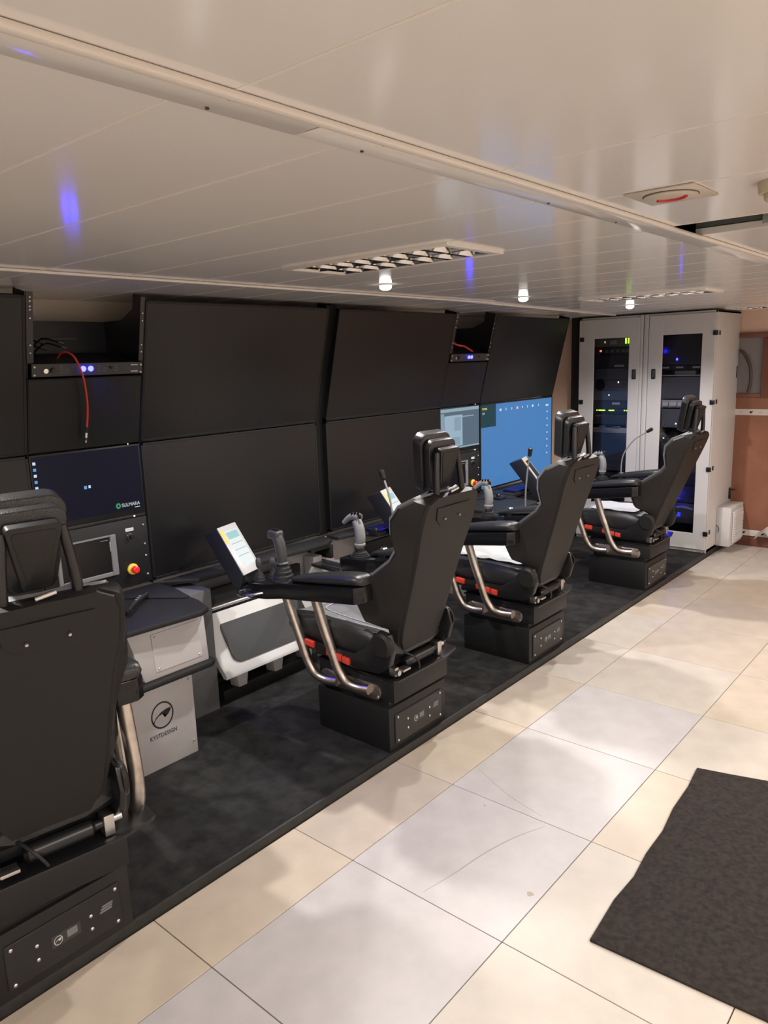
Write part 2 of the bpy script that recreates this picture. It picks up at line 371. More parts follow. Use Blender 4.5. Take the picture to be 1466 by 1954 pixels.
# console frame
fr = thing('console', (-3.2, 3.0, PT), 'black console framework standing between and behind the monitors', 'console')
def profile(o0, o1):
    a = sl(0.66, o0); 
    return [(CX+o0, 0.70), (CX+o0, ZK), sl(0.655, o0), sl(0.655, -o1), (CX-o1, ZK), (CX-o1, 0.70)]
obj('upright', B().prism(profile(-0.03, 0.10), 'y', 3.015, 3.093), mat('gap_black', (0.004, 0.004, 0.004), 0.7, spec=0.15), fr)
for y in (1.363, 1.882, 4.216, 4.716, 5.834, 0.232):
    obj('upright', B().prism(profile(-0.004, 0.10), 'y', y-0.0012, y+0.0012), BLKS, fr)
obj('base_panel', B().box(CX-0.02, CX-0.005, 2.72, 4.20, PT, 0.69), WCAB, fr)
obj('base_panel', B().box(CX-0.02, CX-0.005, 4.73, 5.83, PT, 0.69), WCAB, fr)
obj('base_panel', B().box(CX-0.02, CX-0.005, 1.88, 2.715, PT, 0.69), GCAB, fr)['label'] = 'dark grey lower panel'
obj('base_panel', B().box(CX-0.02, CX-0.005, 0.23, 1.36, PT, 0.69), WCAB, fr)
obj('base_box', B().box(CX-0.005, -2.90, 1.875, 2.06, PT, 0.66, 0.003), GCAB, fr)
obj('kick_rail', B().box(CX-0.0, -3.05, 2.06, 2.95, PT, 0.12, 0.003), BLK, fr)
obj('bracket', B().box(CX, -2.97, 2.95, 2.975, 0.60, 0.679, 0.002).box(CX, -2.97, 2.80, 2.95, 0.665, 0.679, 0.002), BLK, fr)
obj('support_leg', B().box(CX, -3.02, 2.86, 2.93, PT, 0.62, 0.004), WPLAS, fr)['label'] = 'white support leg'
# control columns
def screw(p, parent, r=0.0055, d=(1, 0, 0), m=None):
    p = Vector(p); d = Vector(d)
    return obj('screw', B().lathe(p, p+d*0.005, [(0, r), (0.6, r), (1, r*0.6)], 10), m or STEELG, parent)
for ci, (a, b_) in enumerate(COLS):
    side = ['nearer', 'farther'][ci]
    nb = ['left of the first full monitors', 'left of the blue screen'][ci]
    # dark slanted display
    u = thing('column_monitor', (CX, (a+b_)/2, ZK), 'narrow dark slanted monitor directly below the %s blue-lit rack unit' % side, 'monitor')
    obj('bezel', slant_box(B(), a+0.002, b_-0.002, 0.004, 0.315, -0.03, -0.004, 0.002), BEZ, u)
    obj('screen', slant_box(B(), a+0.008, b_-0.008, 0.016, 0.308, -0.01, -0.0025), SCRN, u)
    obj('power_light', B().ball((sl(0.003)[0], b_-0.062, sl(0.003)[1]-0.001), 0.0026, seg=8), ORL, u)
    # lower lit display
    l = thing('column_monitor', (CX, (a+b_)/2, 1.045), ['navy lit monitor with a SULMARA logo in the nearer console column', 'small lit monitor with pale grey windows in the farther console column'][ci], 'monitor')
    obj('bezel', B().box(CX-0.03, CX-0.004, a+0.002, b_-0.002, 1.046, 1.369, 0.002), BEZ, l)
    e = CX-0.003
    obj('screen', B().box(CX-0.01, e, a+0.007, b_-0.010, 1.072, 1.362), NAVY if ci == 0 else WIN3, l)
    if ci == 0:
        for k, z in enumerate((1.335, 1.309, 1.284, 1.258, 1.232, 1.180)):
            obj('icon', B().box(e, e+0.001, a+0.013, a+0.025, z-0.006, z+0.006), ICW if k % 2 == 0 else ICB, l)
        obj('icon', B().box(e, e+0.001, 1.590, 1.602, 1.198, 1.212), ICB, l); obj('icon', B().box(e, e+0.001, 1.610, 1.620, 1.200, 1.212), ICW, l)
        hx = []
        cy, cz = 1.742, 1.098
        obj('logo_mark', B().prism([(cy+0.013*math.cos(k*math.pi/3), cz+0.014*math.sin(k*math.pi/3)) for k in range(6)], 'x', e, e+0.001), GRN, l)
        obj('logo_notch', B().prism([(cy+0.005*math.cos(k*math.pi/3), cz+0.006*math.sin(k*math.pi/3)) for k in range(6)], 'x', e+0.001, e+0.0014), NAVY, l)
        text('logo_text', 'SULMARA', 0.0235, LOGOW, l, (e+0.001, 1.758, 1.0895), (0, 1, 0), (0, 0, 1), sx=0.9)
        obj('logo_subline', B().box(e+0.0005, e+0.001, 1.824, 1.850, 1.0785, 1.0815), LOGOW, l)
    else:
        x0, x1 = a+0.007, b_-0.010
        obj('screen_window', B().box(e, e+0.0006, x0, x1, 1.338, 1.360), WIN1, l)
        obj('screen_window', B().box(e, e+0.0006, a+0.05, a+0.27, 1.09, 1.312), WIN2, l)
        obj('screen_window', B().box(e+0.0006, e+0.001, a+0.17, a+0.25, 1.20, 1.295), WIN4, l)
        obj('screen_window', B().box(e+0.0006, e+0.001, a+0.06, a+0.24, 1.10, 1.155), WIN4, l)
        obj('screen_window', B().box(e, e+0.0006, a+0.27, a+0.42, 1.293, 1.300), WIN1, l)
        obj('screen_window', B().box(e, e+0.0006, x0, a+0.045, 1.08, 1.33), WIN4, l)
        obj('screen_window', B().box(e, e+0.0006, x0, x1, 1.074, 1.084), WIN1, l)
    # strip + control panel
    p = thing('control_panel', (CX, (a+b_)/2, 0.715), 'black control panel with touch display and red stop button, %s' % ['under the navy logo screen', 'under the small pale screen'][ci], 'control panel', 'console control panels')
    obj('blanking_strip', B().box(CX-0.02, CX-0.006, a+0.003, b_-0.003, 1.031, 1.045, 0.001), BLKS, p)
    obj('power_light', B().ball((CX-0.005, b_-0.062, 1.0385), 0.0035, seg=8), WHL, p)
    obj('face_plate', B().box(CX-0.02, CX-0.003, a+0.003, b_-0.003, 0.716, 1.029, 0.0015), BLK, p)
    f = CX-0.003
    y0, y1, z0, z1 = a+0.062, b_-0.172, 0.785, 0.975
    fm = B().box(f, f+0.012, y0, y0+0.018, z0, z1, 0.003, 1).box(f, f+0.012, y1-0.03, y1, z0, z1, 0.003, 1).box(f, f+0.012, y0+0.018, y1-0.03, z1-0.008, z1, 0.002, 1).box(f, f+0.012, y0+0.018, y1-0.03, z0, z0+0.02, 0.003, 1)
    obj('display_frame', fm, mat('hmi_grey', (0.16, 0.16, 0.165), 0.4), p)
    obj('display_glass', B().box(f, f+0.007, y0+0.018, y1-0.03, z0+0.02, z1-0.008), BLKG, p)
    obj('display_label', B().box(f+0.007, f+0.0075, y1-0.075, y1-0.038, z1-0.022, z1-0.019), LABELD, p)
    obj('usb_cover', B().box(f+0.007, f+0.011, y1-0.034, y1-0.026, 0.90, 0.945, 0.001), GREYP, p)
    sy = b_-0.096
    obj('switch_label', B().box(f, f+0.0015, sy-0.02, sy+0.02, 0.973, 0.988), LABELM, p)
    obj('label_line', B().box(f+0.0015, f+0.0019, sy-0.015, sy+0.015, 0.979, 0.982), LINE, p)
    sw = obj('rotary_switch', B().lathe((f, sy, 0.948), (f+0.022, sy, 0.948), [(0, 0.013), (0.3, 0.013), (0.35, 0.010), (1, 0.009)]), BLKS, p)
    obj('switch_ring', B().lathe((f, sy, 0.948), (f+0.004, sy, 0.948), [(0, 0.0155), (1, 0.0145)]), CHROME, sw)
    es = obj('emergency_stop', B().lathe((f+0.002, b_-0.100, 0.793), (f+0.040, b_-0.100, 0.793), [(0, 0.011), (0.35, 0.011), (0.4, 0.0165), (0.9, 0.0165), (1, 0.012)], 24), REDB, p)
    obj('yellow_collar', B().lathe((f, b_-0.100, 0.793), (f+0.010, b_-0.100, 0.793), [(0, 0.026), (0.7, 0.026), (1, 0.020)], 24), YEL, es)
    for z in (0.990, 0.899, 0.842, 0.751):
        screw((f, b_-0.024, z), p); screw((f, a+0.02, z), p)
    # 1U unit with two blue lamps
    un = thing('rack_unit', (sl(0.32)[0], (a+b_)/2, sl(0.32)[1]), 'slim rack unit with two bright blue lamps, %s console column' % side, 'rack unit', 'blue-lit rack units in the console')
    obj('housing', slant_box(B(), a+0.02, b_-0.02, 0.328, 0.370, -0.22, -0.004, 0.001), BLKS, un)
    obj('front_plate', slant_box(B(), a+0.018, b_-0.006, 0.324, 0.376, -0.004, 0.001, 0.001), mat('unit_front', (0.03, 0.03, 0.034), 0.35), un)
    def onp(s, off): q = sl(s, off); return q
    for y in (1.599-1.366, 1.632-1.366):
        q = onp(0.353, 0.001); q2 = onp(0.353, 0.008)
        obj('blue_lamp', B().lathe((q[0], a+y, q[1]), (q2[0], a+y, q2[1]), [(0, 0.0115), (0.7, 0.0115), (1, 0.007)], 14), BLUELEDC, un)
    for y, r in ((0.072, 0.011), (0.105, 0.012)):
        q = onp(0.349, 0.001); q2 = onp(0.349, 0.010)
        obj('connector', B().lathe((q[0], a+y, q[1]), (q2[0], a+y, q2[1]), [(0, r), (1, r*0.9)], 14), CHROME if y < 0.09 else BLKS, un)
    for k, y in enumerate((0.14, 0.165, 0.19, 0.305, 0.33, 0.36, 0.385)):
        for s in (0.340, 0.352, 0.362):
            if (k+int(s*1000)) % 3: 
                bb = slant_box(B(), a+y-0.006, a+y+0.005, s, s+0.002, 0.001, 0.0014)
                obj('marking', bb, LABELD, un)
    obj('knob', slant_box(B(), a+0.352, a+0.364, 0.350, 0.362, 0.001, 0.008, 0.002), BLKG, un)
    for s in (0.364, 0.336): obj('name_plate', slant_box(B(), a+0.455, a+0.488, s-0.002, s+0.002, 0.001, 0.0016), LABELM, un)
    for s in (0.332, 0.364):
        for y in (a+0.028, b_-0.012):
            q = onp(s, 0.001); screw((q[0], y, q[1]), un, d=(SZ, 0, -SX))
    # the open bay above it: rails and side plates belong to the frame
    for y, yy in ((a+0.001, a+0.028), (b_-0.020, b_-0.001)):
        obj('bay_rail', slant_box(B(), y, yy, 0.38, 0.655, -0.008, -0.003), BLKS, fr)
        for s in (0.555, 0.587, 0.451, 0.42) + ((0.635, 0.62, 0.60) if y < a+0.01 else ()):
            q = onp(s, -0.003); screw((q[0], (y+yy)/2, q[1]), fr, 0.0045, (SZ, 0, -SX))
    tri = [sl(0.655, -0.005), sl(0.32, -0.005), (CX-0.20, sl(0.30)[1]), (CX-0.20, 1.925)]
    obj('side_plate', B().prism([(tri[0][0], tri[0][1]), (tri[1][0], tri[1][1]), tri[2], tri[3], (CX-0.05, 1.925)], 'y', b_-0.004, b_-0.001), BLKS, fr)
    obj('side_plate', B().prism([(tri[0][0], tri[0][1]), (tri[1][0], tri[1][1]), tri[2], tri[3], (CX-0.05, 1.925)], 'y', a+0.001, a+0.004), BLKS, fr)
    obj('bay_back', B().box(CX-0.21, CX-0.20, a, b_, 1.62, 1.925), mat('bay_navy', (0.008, 0.008, 0.016), 0.5), fr)
    obj('bay_ledge', B().box(CX-0.20, CX-0.17, a+0.02, b_-0.16, 1.845, 1.85), DGREYP, fr)
    # light from the blue lamps
    q = onp(0.353, 0.02)
    bl = light('blue_lamp_light', 'SPOT', (q[0], a+0.25, q[1]), [14, 8][ci], (0.02, 0.03, 1.0), shadow_soft_size=0.012, spot_size=math.radians(100), spot_blend=0.7)
    bl.rotation_euler = Vector((0.30, 0.55, -0.80)).to_track_quat('-Z', 'Y').to_euler()
# cables in the bays
a = COLS[0][0]
cb = thing('hanging_cable', (-3.0, a+0.2, 1.8), 'red cable with a silver plug hanging in front of the nearer column', 'cable')
obj('lead', B().tube([(-3.10, 1.535, 1.76), (-3.05, 1.54, 1.785), (-3.0, 1.556, 1.765), (-2.985, 1.575, 1.70), (-3.0, 1.592, 1.63), (-3.02, 1.602, 1.55), (-3.045, 1.603, 1.47)], 0.0042, 8), REDC, cb)
obj('strain_relief', B().cyl((-3.045, 1.603, 1.472), (-3.052, 1.602, 1.446), 0.0052), BLKS, cb)
obj('plug', B().lathe((-3.052, 1.602, 1.447), (-3.062, 1.599, 1.405), [(0, 0.007), (0.5, 0.0075), (0.55, 0.006), (1, 0.005)], 12), CHROME, cb)
cb2 = thing('coiled_leads', (-3.2, 1.52, 1.79), 'black leads with bright metal tips lying in the open bay above the nearer unit', 'cable')
for k, (y, z) in enumerate(((1.47, 1.825), (1.55, 1.825), (1.56, 1.805), (1.475, 1.80))):
    obj('lead', B().tube([(-3.28, y-0.04, z-0.02), (-3.2, y-0.02, z+0.02), (-3.10, y, z)], 0.004, 8), CABLE, cb2)
    obj('metal_tip', B().cyl((-3.10, y, z), (-3.085, y+0.014, z-0.006), 0.0035, seg=8), CHROME, cb2)
a = COLS[1][0]
cb = thing('looped_cable', (-3.05, a+0.1, 1.8), 'red cable looped inside the open bay of the farther column', 'cable')
obj('lead', B().tube([(-3.10, 4.30, 1.835), (-3.03, 4.33, 1.80), (-3.02, 4.40, 1.79), (-3.02, 4.50, 1.755)], 0.006, 8), REDC, cb)
obj('lead', B().tube([(-3.15, 4.44, 1.84), (-3.08, 4.40, 1.80), (-3.03, 4.38, 1.79)], 0.005, 8), REDC, cb)
# shelves / desk tops
def desk(label, pts, z, parts=None):
    d = thing('desk_top', (pts[0][0], pts[0][1], z), label, 'desk top')
    obj('board', B().prism(pts, 'z', z-0.022, z, 0.004), DESK, d); return d
desk('narrow black shelf below the black monitor behind the white touch screen', [(-3.10, 1.90), (-2.975, 2.05), (-2.965, 2.93), (-3.00, 3.0), (-3.10, 3.03)], 0.702)
desk('black desk top with the blue-lit keyboard of the third seat', [(-3.10, 3.05), (-3.01, 3.06), (-2.995, 3.19), (-2.862, 3.26), (-2.862, 4.17), (-3.10, 4.20)], 0.702)
desk('black desk top under the lit blue screen', [(-3.10, 4.76), (-2.862, 4.76), (-2.862, 5.70), (-2.88, 5.84), (-3.10, 5.84)], 0.702)
desk('black desk top beyond the nearest seat, at the left edge', [(-3.10, 0.2), (-2.93, 0.2), (-2.93, 1.30), (-3.10, 1.33)], 0.702)
def wing_logo(parent, e, cy, cz, r, m, m2=None):
    n = 40
    ring = B(); outer = [(cy+r*math.cos(2*math.pi*k/n), cz+r*1.1*math.sin(2*math.pi*k/n)) for k in range(n)]
    inner = [(cy+r*0.88*math.cos(2*math.pi*k/n), cz+r*1.1*0.88*math.sin(2*math.pi*k/n)) for k in range(n)]
    vo = [ring.bm.verts.new((e, y, z)) for y, z in outer]; vi = [ring.bm.verts.new((e, y, z)) for y, z in inner]
    for k in range(n): ring.bm.faces.new((vo[k], vo[(k+1) % n], vi[(k+1) % n], vi[k]))
    obj('logo_ring', ring, m, parent)
    pts = [(-0.88, -0.40), (-0.55, -0.02), (-0.1, 0.24), (0.4, 0.36), (0.80, 0.36), (0.72, 0.12), (0.50, -0.10), (0.22, -0.26), (0.28, -0.02), (0.0, 0.08), (-0.35, 0.0), (-0.65, -0.22), (-0.80, -0.48)]
    b = B(); vs = [b.bm.verts.new((e, cy+p*r, cz+q*r*1.1)) for p, q in pts]; f = b.bm.faces.new(vs)
    bmesh.ops.triangulate(b.bm, faces=[f])
    obj('logo_wing', b, m, parent)
LOGOK = mat('logo_black', (0.015, 0.015, 0.015), 0.5)
for ci, (a, b_) in enumerate(COLS):
    d = a-1.366
    k = thing('console_cabinet', (-2.64, 1.58+d, PT), ['off-white cabinet printed KYSTDESIGN below the nearer control panel', 'off-white console cabinet below the farther control panel'][ci], 'cabinet', 'console cabinets')
    obj('lower_body', B().box(-3.08, -2.64, 1.38+d, 1.742+d, PT, 0.43, 0.002), WCAB, k)
    obj('side_panel', B().box(-3.08, -2.90, 1.744+d, 1.862+d, PT, 0.424, 0.002), GCAB, k)
    obj('upper_body', B().poly([(-3.08, 1.505+d, 0.45), (-2.615, 1.505+d, 0.45), (-2.615, 1.822+d, 0.45), (-3.08, 1.822+d, 0.45)], [(-3.08, 1.455+d, 0.665), (-2.64, 1.455+d, 0.665), (-2.64, 1.828+d, 0.665), (-3.08, 1.828+d, 0.665)], 0.006), WCAB, k)
    obj('upper_door', B().poly([(-2.6195, 1.56+d, 0.478), (-2.6155, 1.56+d, 0.478), (-2.6155, 1.79+d, 0.478), (-2.6195, 1.79+d, 0.478)], [(-2.637, 1.56+d, 0.637), (-2.633, 1.56+d, 0.637), (-2.633, 1.79+d, 0.637), (-2.637, 1.79+d, 0.637)], 0.001, 1), WCAB, k)
    obj('black_band', B().prism([(-3.08, 1.37+d), (-2.60, 1.37+d), (-2.585, 1.40+d), (-2.585, 1.815+d), (-2.61, 1.85+d), (-3.08, 1.86+d)], 'z', 0.425, 0.45, 0.006), DESK, k)
    obj('top_board', B().prism([(-3.10, 1.34+d), (-2.64, 1.34+d), (-2.60, 1.42+d), (-2.575, 1.78+d), (-2.60, 1.83+d), (-2.72, 1.865+d), (-3.10, 1.90+d)], 'z', 0.668, 0.692, 0.006), DESK, k)
    obj('top_ridge', B().prism([(-3.098, 1.60+d), (-2.78, 1.84+d), (-2.78, 1.86+d), (-2.95, 1.893+d), (-3.098, 1.895+d)], 'z', 0.692, 0.700, 0.002), DESK, k)
    for y, z in ((1.40, 0.22), (1.40, 0.36), (1.725, 0.10), (1.72, 0.39)): screw((-2.64, y+d, z), k, 0.005)
    for y, z in ((1.575, 0.49), (1.775, 0.49), (1.575, 0.625)): screw((-2.617-(z-0.48)*0.11, y+d, z), k, 0.004)
    if ci == 0:
        wing_logo(k, -2.6393, 1.582, 0.275, 0.054, LOGOK)
        text('brand_text', 'KYSTDESIGN', 0.0265, LOGOK, k, (-2.6393, 1.514, 0.180), (0, 1, 0), (0, 0, 1), sx=0.86)
h = thing('handset', (-2.9, 1.72, 0.70), 'slim black handset lying on the desk below the nearer stop button', 'handset')
obj('body', B().tube([(-2.775, 1.55, 0.712), (-2.85, 1.63, 0.714), (-2.93, 1.735, 0.712)], 0.012, 10), BLKS, h)
obj('tip', B().cyl((-2.77, 1.545, 0.712), (-2.755, 1.53, 0.712), 0.013, 0.010), BLKG, h)
for i in range(3): obj('button', B().box(-2.86+i*-0.018, -2.852+i*-0.018, 1.635+i*0.02, 1.645+i*0.02, 0.724, 0.728, 0.001), GREYP, h)
# keyboards
def keyboard(x, y0, y1, rz, label):
    k = thing('keyboard', (x, (y0+y1)/2, 0.702), label, 'keyboard', 'blue-lit keyboards')
    L = y1-y0
    obj('case', B().box(x-0.055, x+0.055, y0, y1, 0.702, 0.716, 0.003), BLKS, k)
    obj('glow_tray', B().box(x-0.05, x+0.05, y0+0.005, y1-0.005, 0.716, 0.7175), KEYB, k)
    b = B()
    n = int(L/0.019)
    for r in range(5):
        for c in range(n):
            cx = x-0.042+r*0.0195; cy = y0+0.012+c*0.019
            b.box(cx-0.0075, cx+0.0075, cy-0.0075, cy+0.0075, 0.7175, 0.7215)
    ko = obj('keys', b, mat('keycap', (0.006, 0.006, 0.012), 0.35, emit=(0.01, 0.01, 0.6), es=0.10), k); ko['kind'] = 'stuff'
    return k
keyboard(-2.925, 3.27, 3.72, 0, 'blue-lit keyboard on the desk beside the second seat')
keyboard(-2.925, 4.84, 5.26, 0, 'blue-lit keyboard below the lit blue screen')
kn = thing('latch_block', (-2.86, 3.2, 0.702), 'small metal knob on a black block left of the nearer blue keyboard', 'knob')
obj('block', B().box(-2.90, -2.84, 3.205, 3.225, 0.702, 0.735, 0.003), BLK, kn); obj('knob', B().lathe((-2.87, 3.238, 0.702), (-2.87, 3.238, 0.735), [(0, 0.010), (0.5, 0.010), (0.6, 0.012), (1, 0.011)]), CHROME, kn)
ms = thing('trackball', (-2.90, 4.62, 0.692), 'small black trackball on the desk below the farther stop button', 'trackball')
obj('base', B().box(-2.94, -2.84, 4.58, 4.68, 0.692, 0.708, 0.006), BLKS, ms); obj('ball', B().ball((-2.89, 4.63, 0.712), 0.018), BLKG, ms)
# footrests
def footrest(yc, label):
    f = thing('footrest', (-2.95, yc, PT), label, 'footrest', 'footrests under the console')
    hw = 0.36
    prof = [(-3.045, 0.475), (-3.03, 0.482), (-2.985, 0.40), (-2.945, 0.335), (-2.90, 0.262), (-2.852, 0.215), (-2.852, 0.196), (-2.875, 0.196), (-2.925, 0.25), (-2.965, 0.32), (-3.005, 0.385)]
    # panel as loft along y with a rounded outline
    rs = []
    for dy, sh in ((-hw, 0.012), (-hw+0.012, 0.0), (hw-0.012, 0.0), (hw, 0.012)):
        rs.append([(x-sh*0.3, yc+dy, z-sh*0.2) for x, z in prof])
    obj('panel', B().rings(rs), WPLAS, f, angle=50)
    # dark rounded pad inset, follows the slope
    n = Vector((0.80, 0, 0.60)); 
    def q(u, v, o): # u along y, v along slope 0..1
        x = -3.012+v*0.135; 
        z = 0.43+(x+3.012)*(-1.42)
        return (x+0.80*o, yc+u, z+0.60*o+0.009)
    pts = []; a0, b0, r = 0.28, 0.5, 0.05
    for cx, cv, st in ((a0-r, 0.80, 0), (-(a0-r), 0.80, 1), (-(a0-r), 0.20, 2), (a0-r, 0.20, 3)):
        for kk in range(5):
            an = math.radians(90*st+kk*22.5); pts.append((cx+r*math.cos(an), cv+0.2*math.sin(an)))
    obj('foot_pad', B().poly([q(u, v, -0.004) for u, v in pts], [q(u, v, 0.003) for u, v in pts]), mat('foot_pad_grey', (0.022, 0.022, 0.023), 0.6, bump=0.2, bscale=400), f)
    obj('top_rail', B().cyl((-3.035, yc-hw, 0.505), (-3.035, yc+hw, 0.505), 0.010), CHROME, f)
    obj('upper_plate', B().box(-3.075, -3.045, yc-hw+0.02, yc+hw-0.02, 0.42, 0.60, 0.004), BLK, f)
    obj('base_rail', B().box(-3.04, -2.93, yc-hw+0.03, yc+hw-0.03, PT, 0.102, 0.004), BLK, f)
    for s in (-0.22, 0.02, 0.24):
        obj('foot', B().poly([(-2.97, yc+s-0.035, 0.10), (-2.91, yc+s-0.025, 0.10), (-2.91, yc+s+0.025, 0.10), (-2.97, yc+s+0.035, 0.10)], [(-2.97, yc+s-0.06, 0.24), (-2.91, yc+s-0.05, 0.235), (-2.91, yc+s+0.05, 0.235), (-2.97, yc+s+0.06, 0.24)], 0.004), WCAB, f)
    return f
footrest(2.44, 'white slanted footrest with dark pad beyond the second seat')
footrest(3.63, 'white slanted footrest behind the third seat')
footrest(5.27, 'white slanted footrest under the lit blue screen')
tr = thing('side_tray', (-2.8, 2.86, 0.56), 'small black tray with round corners left of the grey joystick', 'tray')
obj('plate', B().prism([(-3.01, 2.83), (-2.75, 2.80), (-2.70, 2.82), (-2.69, 2.87), (-2.73, 2.92), (-3.01, 2.95)], 'z', 0.575, 0.592, 0.005), BLKS, tr)
obj('raised_rim', B().tube([(-2.93, 2.85, 0.594), (-2.78, 2.845, 0.594), (-2.745, 2.86, 0.594), (-2.745, 2.89, 0.594)], 0.004, 8), DGREYP, tr)
obj('arm', B().box(-3.104, -3.005, 2.934, 2.949, 0.576, 0.590, 0.002), BLKS, tr)
# ------------------------------------------------------------------ operator seats
CHX = -2.15
def ztop(x): return 0.805+0.125*(x+1.985)
def make_chair():
    root = thing('operator_chair', (CHX, 0, PT), 'x', 'chair', 'operator chairs in a row on the platform')
    # pedestal
    ped = obj('pedestal', B().box(-2.375, -1.945, -0.203, 0.203, PT, 0.243, 0.003), BLK, root)
    cp = obj('cover_plate', B().box(-1.945, -1.939, -0.168, 0.168, 0.068, 0.205, 0.003, 1), BLKS, root)
    for y, z in ((-0.152, 0.19), (0.152, 0.19), (0.152, 0.082), (-0.152, 0.082), (-0.085, 0.158), (-0.085, 0.115), (0.072, 0.15), (0.072, 0.108)):
        screw((-1.939, y, z), cp, 0.0055)
    obj('sticker', B().box(-1.939, -1.9385, -0.045, 0.04, 0.118, 0.156), mat('sticker_dark', (0.03, 0.032, 0.03), 0.4), cp)
    wing_logo(cp, -1.9383, -0.026, 0.136, 0.0125, LABELM)
    obj('sticker_text', B().box(-1.9385, -1.9382, 0.0, 0.03, 0.128, 0.150), LABELD, cp)
    for k in range(3): obj('small_label', B().box(-1.939, -1.9385, 0.10+k*0.004, 0.138+k*0.002, 0.137+k*0.008, 0.143+k*0.008), LABELD, cp)
    obj('neck_block', B().box(-2.35, -1.96, -0.185, 0.185, 0.243, 0.272), BLK, root)
    obj('swivel_box', B().box(-2.37, -1.922, -0.192, 0.192, 0.27, 0.366, 0.004), BLK, root)
    obj('slide_plate', B().prism([(-2.38, -0.195), (-1.92, -0.195), (-1.905, -0.18), (-1.905, 0.17), (-1.93, 0.275), (-1.945, 0.292), (-2.38, 0.292)], 'z', 0.366, 0.376, 0.002), BLKS, root)
    # mechanism
    obj('seat_rail', B().box(-2.42, -1.96, -0.165, -0.135, 0.376, 0.425, 0.004).box(-2.42, -1.96, 0.135, 0.165, 0.376, 0.425, 0.004).box(-2.40, -2.0, -0.14, 0.14, 0.39, 0.43, 0.004), BLK, root)
    ac = obj('actuator', B().lathe((-1.955, -0.08, 0.415), (-1.955, 0.135, 0.415), [(0, 0.014), (0.05, 0.026), (0.85, 0.026), (0.9, 0.016), (1, 0.016)]), BLKS, root)
    obj('bracket', B().box(-1.98, -1.93, 0.135, 0.165, 0.38, 0.445, 0.003).cyl((-1.95, 0.165, 0.42), (-1.95, 0.19, 0.42), 0.014), STEELG, ac)
    obj('bracket', B().box(-1.96, -1.925, -0.175, -0.15, 0.385, 0.425, 0.003).cyl((-1.925, -0.165, 0.405), (-1.91, -0.165, 0.405), 0.012).box(-1.94, -1.90, -0.15, -0.10, 0.405, 0.415, 0.002), STEELG, ac)
    obj('cable', B().tube([(-2.05, -0.15, 0.45), (-1.96, -0.10, 0.47), (-1.90, -0.06, 0.44), (-1.91, -0.03, 0.385)], 0.005, 8), CABLE, root)
    # seat
    def sec(x, hw, zc, zb, zbot):
        ring = []
        prof = [(-1.0, 0.35), (-1.0, 0.8), (-0.93, 1.0), (-0.80, 1.0), (-0.62, 0.80), (-0.4, 0.62), (0, 0.58), (0.4, 0.62), (0.62, 0.80), (0.80, 1.0), (0.93, 1.0), (1.0, 0.8), (1.0, 0.35), (0.85, 0), (-0.85, 0)]
        for u, v in prof:
            z = zbot+(zb-zbot)*v if v < 0.999 else zb
            if 0.5 < v < 0.81 and abs(u) < 0.7: z = zc+(zb-zc)*((v-0.58)/0.42)
            ring.append((x, u*hw, z))
        return ring
    rs = [sec(-2.565, 0.185, 0.505, 0.51, 0.485), sec(-2.555, 0.205, 0.528, 0.538, 0.47), sec(-2.52, 0.22, 0.547, 0.564, 0.455), sec(-2.42, 0.235, 0.550, 0.580, 0.43), sec(-2.25, 0.24, 0.540, 0.597, 0.425), sec(-2.08, 0.238, 0.530, 0.592, 0.425), sec(-1.99, 0.225, 0.53, 0.572, 0.43), sec(-1.93, 0.20, 0.52, 0.53, 0.45)]
    seat = obj('seat', B().rings(rs), LEATHER, root, angle=60, subsurf=1)
    # grey seat facing with piping
    def zf(x):
        for (x0, z0), (x1, z1) in zip(((-2.58, 0.532), (-2.54, 0.547), (-2.42, 0.552), (-2.25, 0.542), (-2.08, 0.532)), ((-2.54, 0.547), (-2.42, 0.552), (-2.25, 0.542), (-2.08, 0.532), (-1.96, 0.535))):
            if x <= x1: return z0+(z1-z0)*max(0, (x-x0)/(x1-x0))
        return 0.535
    rs = []
    for x in (-2.545, -2.52, -2.48, -2.40, -2.30, -2.20, -2.10, -2.00):
        r = []
        for u in (-0.175, -0.15, -0.10, -0.05, 0, 0.05, 0.10, 0.15, 0.175):
            lift = 0.030*max(0, (abs(u)-0.10)/0.075)**1.5*(0.3+0.7*min(1, (x+2.6)/0.2)); r.append((x, u, zf(x)+0.008+lift))
        for u in (0.175, 0.10, 0, -0.10, -0.175): r.append((x, u, zf(x)-0.02))
        rs.append(r)
    obj('seat_facing', B().rings(rs), GLEATHER, seat, angle=60)['label'] = 'grey leather seat facing'
    for w_, x0 in ((0.11, -2.50), (0.075, -2.46)):
        obj('piping', B().tube([(-2.05, -w_*0.8, zf(-2.05)+0.011), (-2.25, -w_, zf(-2.25)+0.011), (x0+0.04, -w_*0.9, zf(x0)+0.011), (x0, -w_*0.4, zf(x0)+0.011), (x0, w_*0.4, zf(x0)+0.011), (x0+0.04, w_*0.9, zf(x0)+0.011), (-2.25, w_, zf(-2.25)+0.011), (-2.05, w_*0.8, zf(-2.05)+0.011)], 0.0022, 6), WPLAS, seat)
    for s in (-1, 1):
        e0, e1, e2 = (0.212, 0.245, 0.262) if s < 0 else (0.172, 0.196, 0.206)
        sk = obj('side_shield', B().prism([(-2.46, 0.47), (-2.40, 0.435), (-2.10, 0.405), (-1.96, 0.415), (-1.90, 0.46), (-1.88, 0.53), (-1.90, 0.60), (-1.96, 0.605), (-2.02, 0.53), (-2.10, 0.475), (-2.30, 0.475)], 'y', s*e0, s*e1, 0.008), BLKS, root)
        obj('recliner_hub', B().lathe((-1.935, s*(e1-0.010), 0.548), (-1.935, s*e2, 0.548), [(0, 0.058), (0.6, 0.056), (1, 0.045)], 28), SHELL, root)
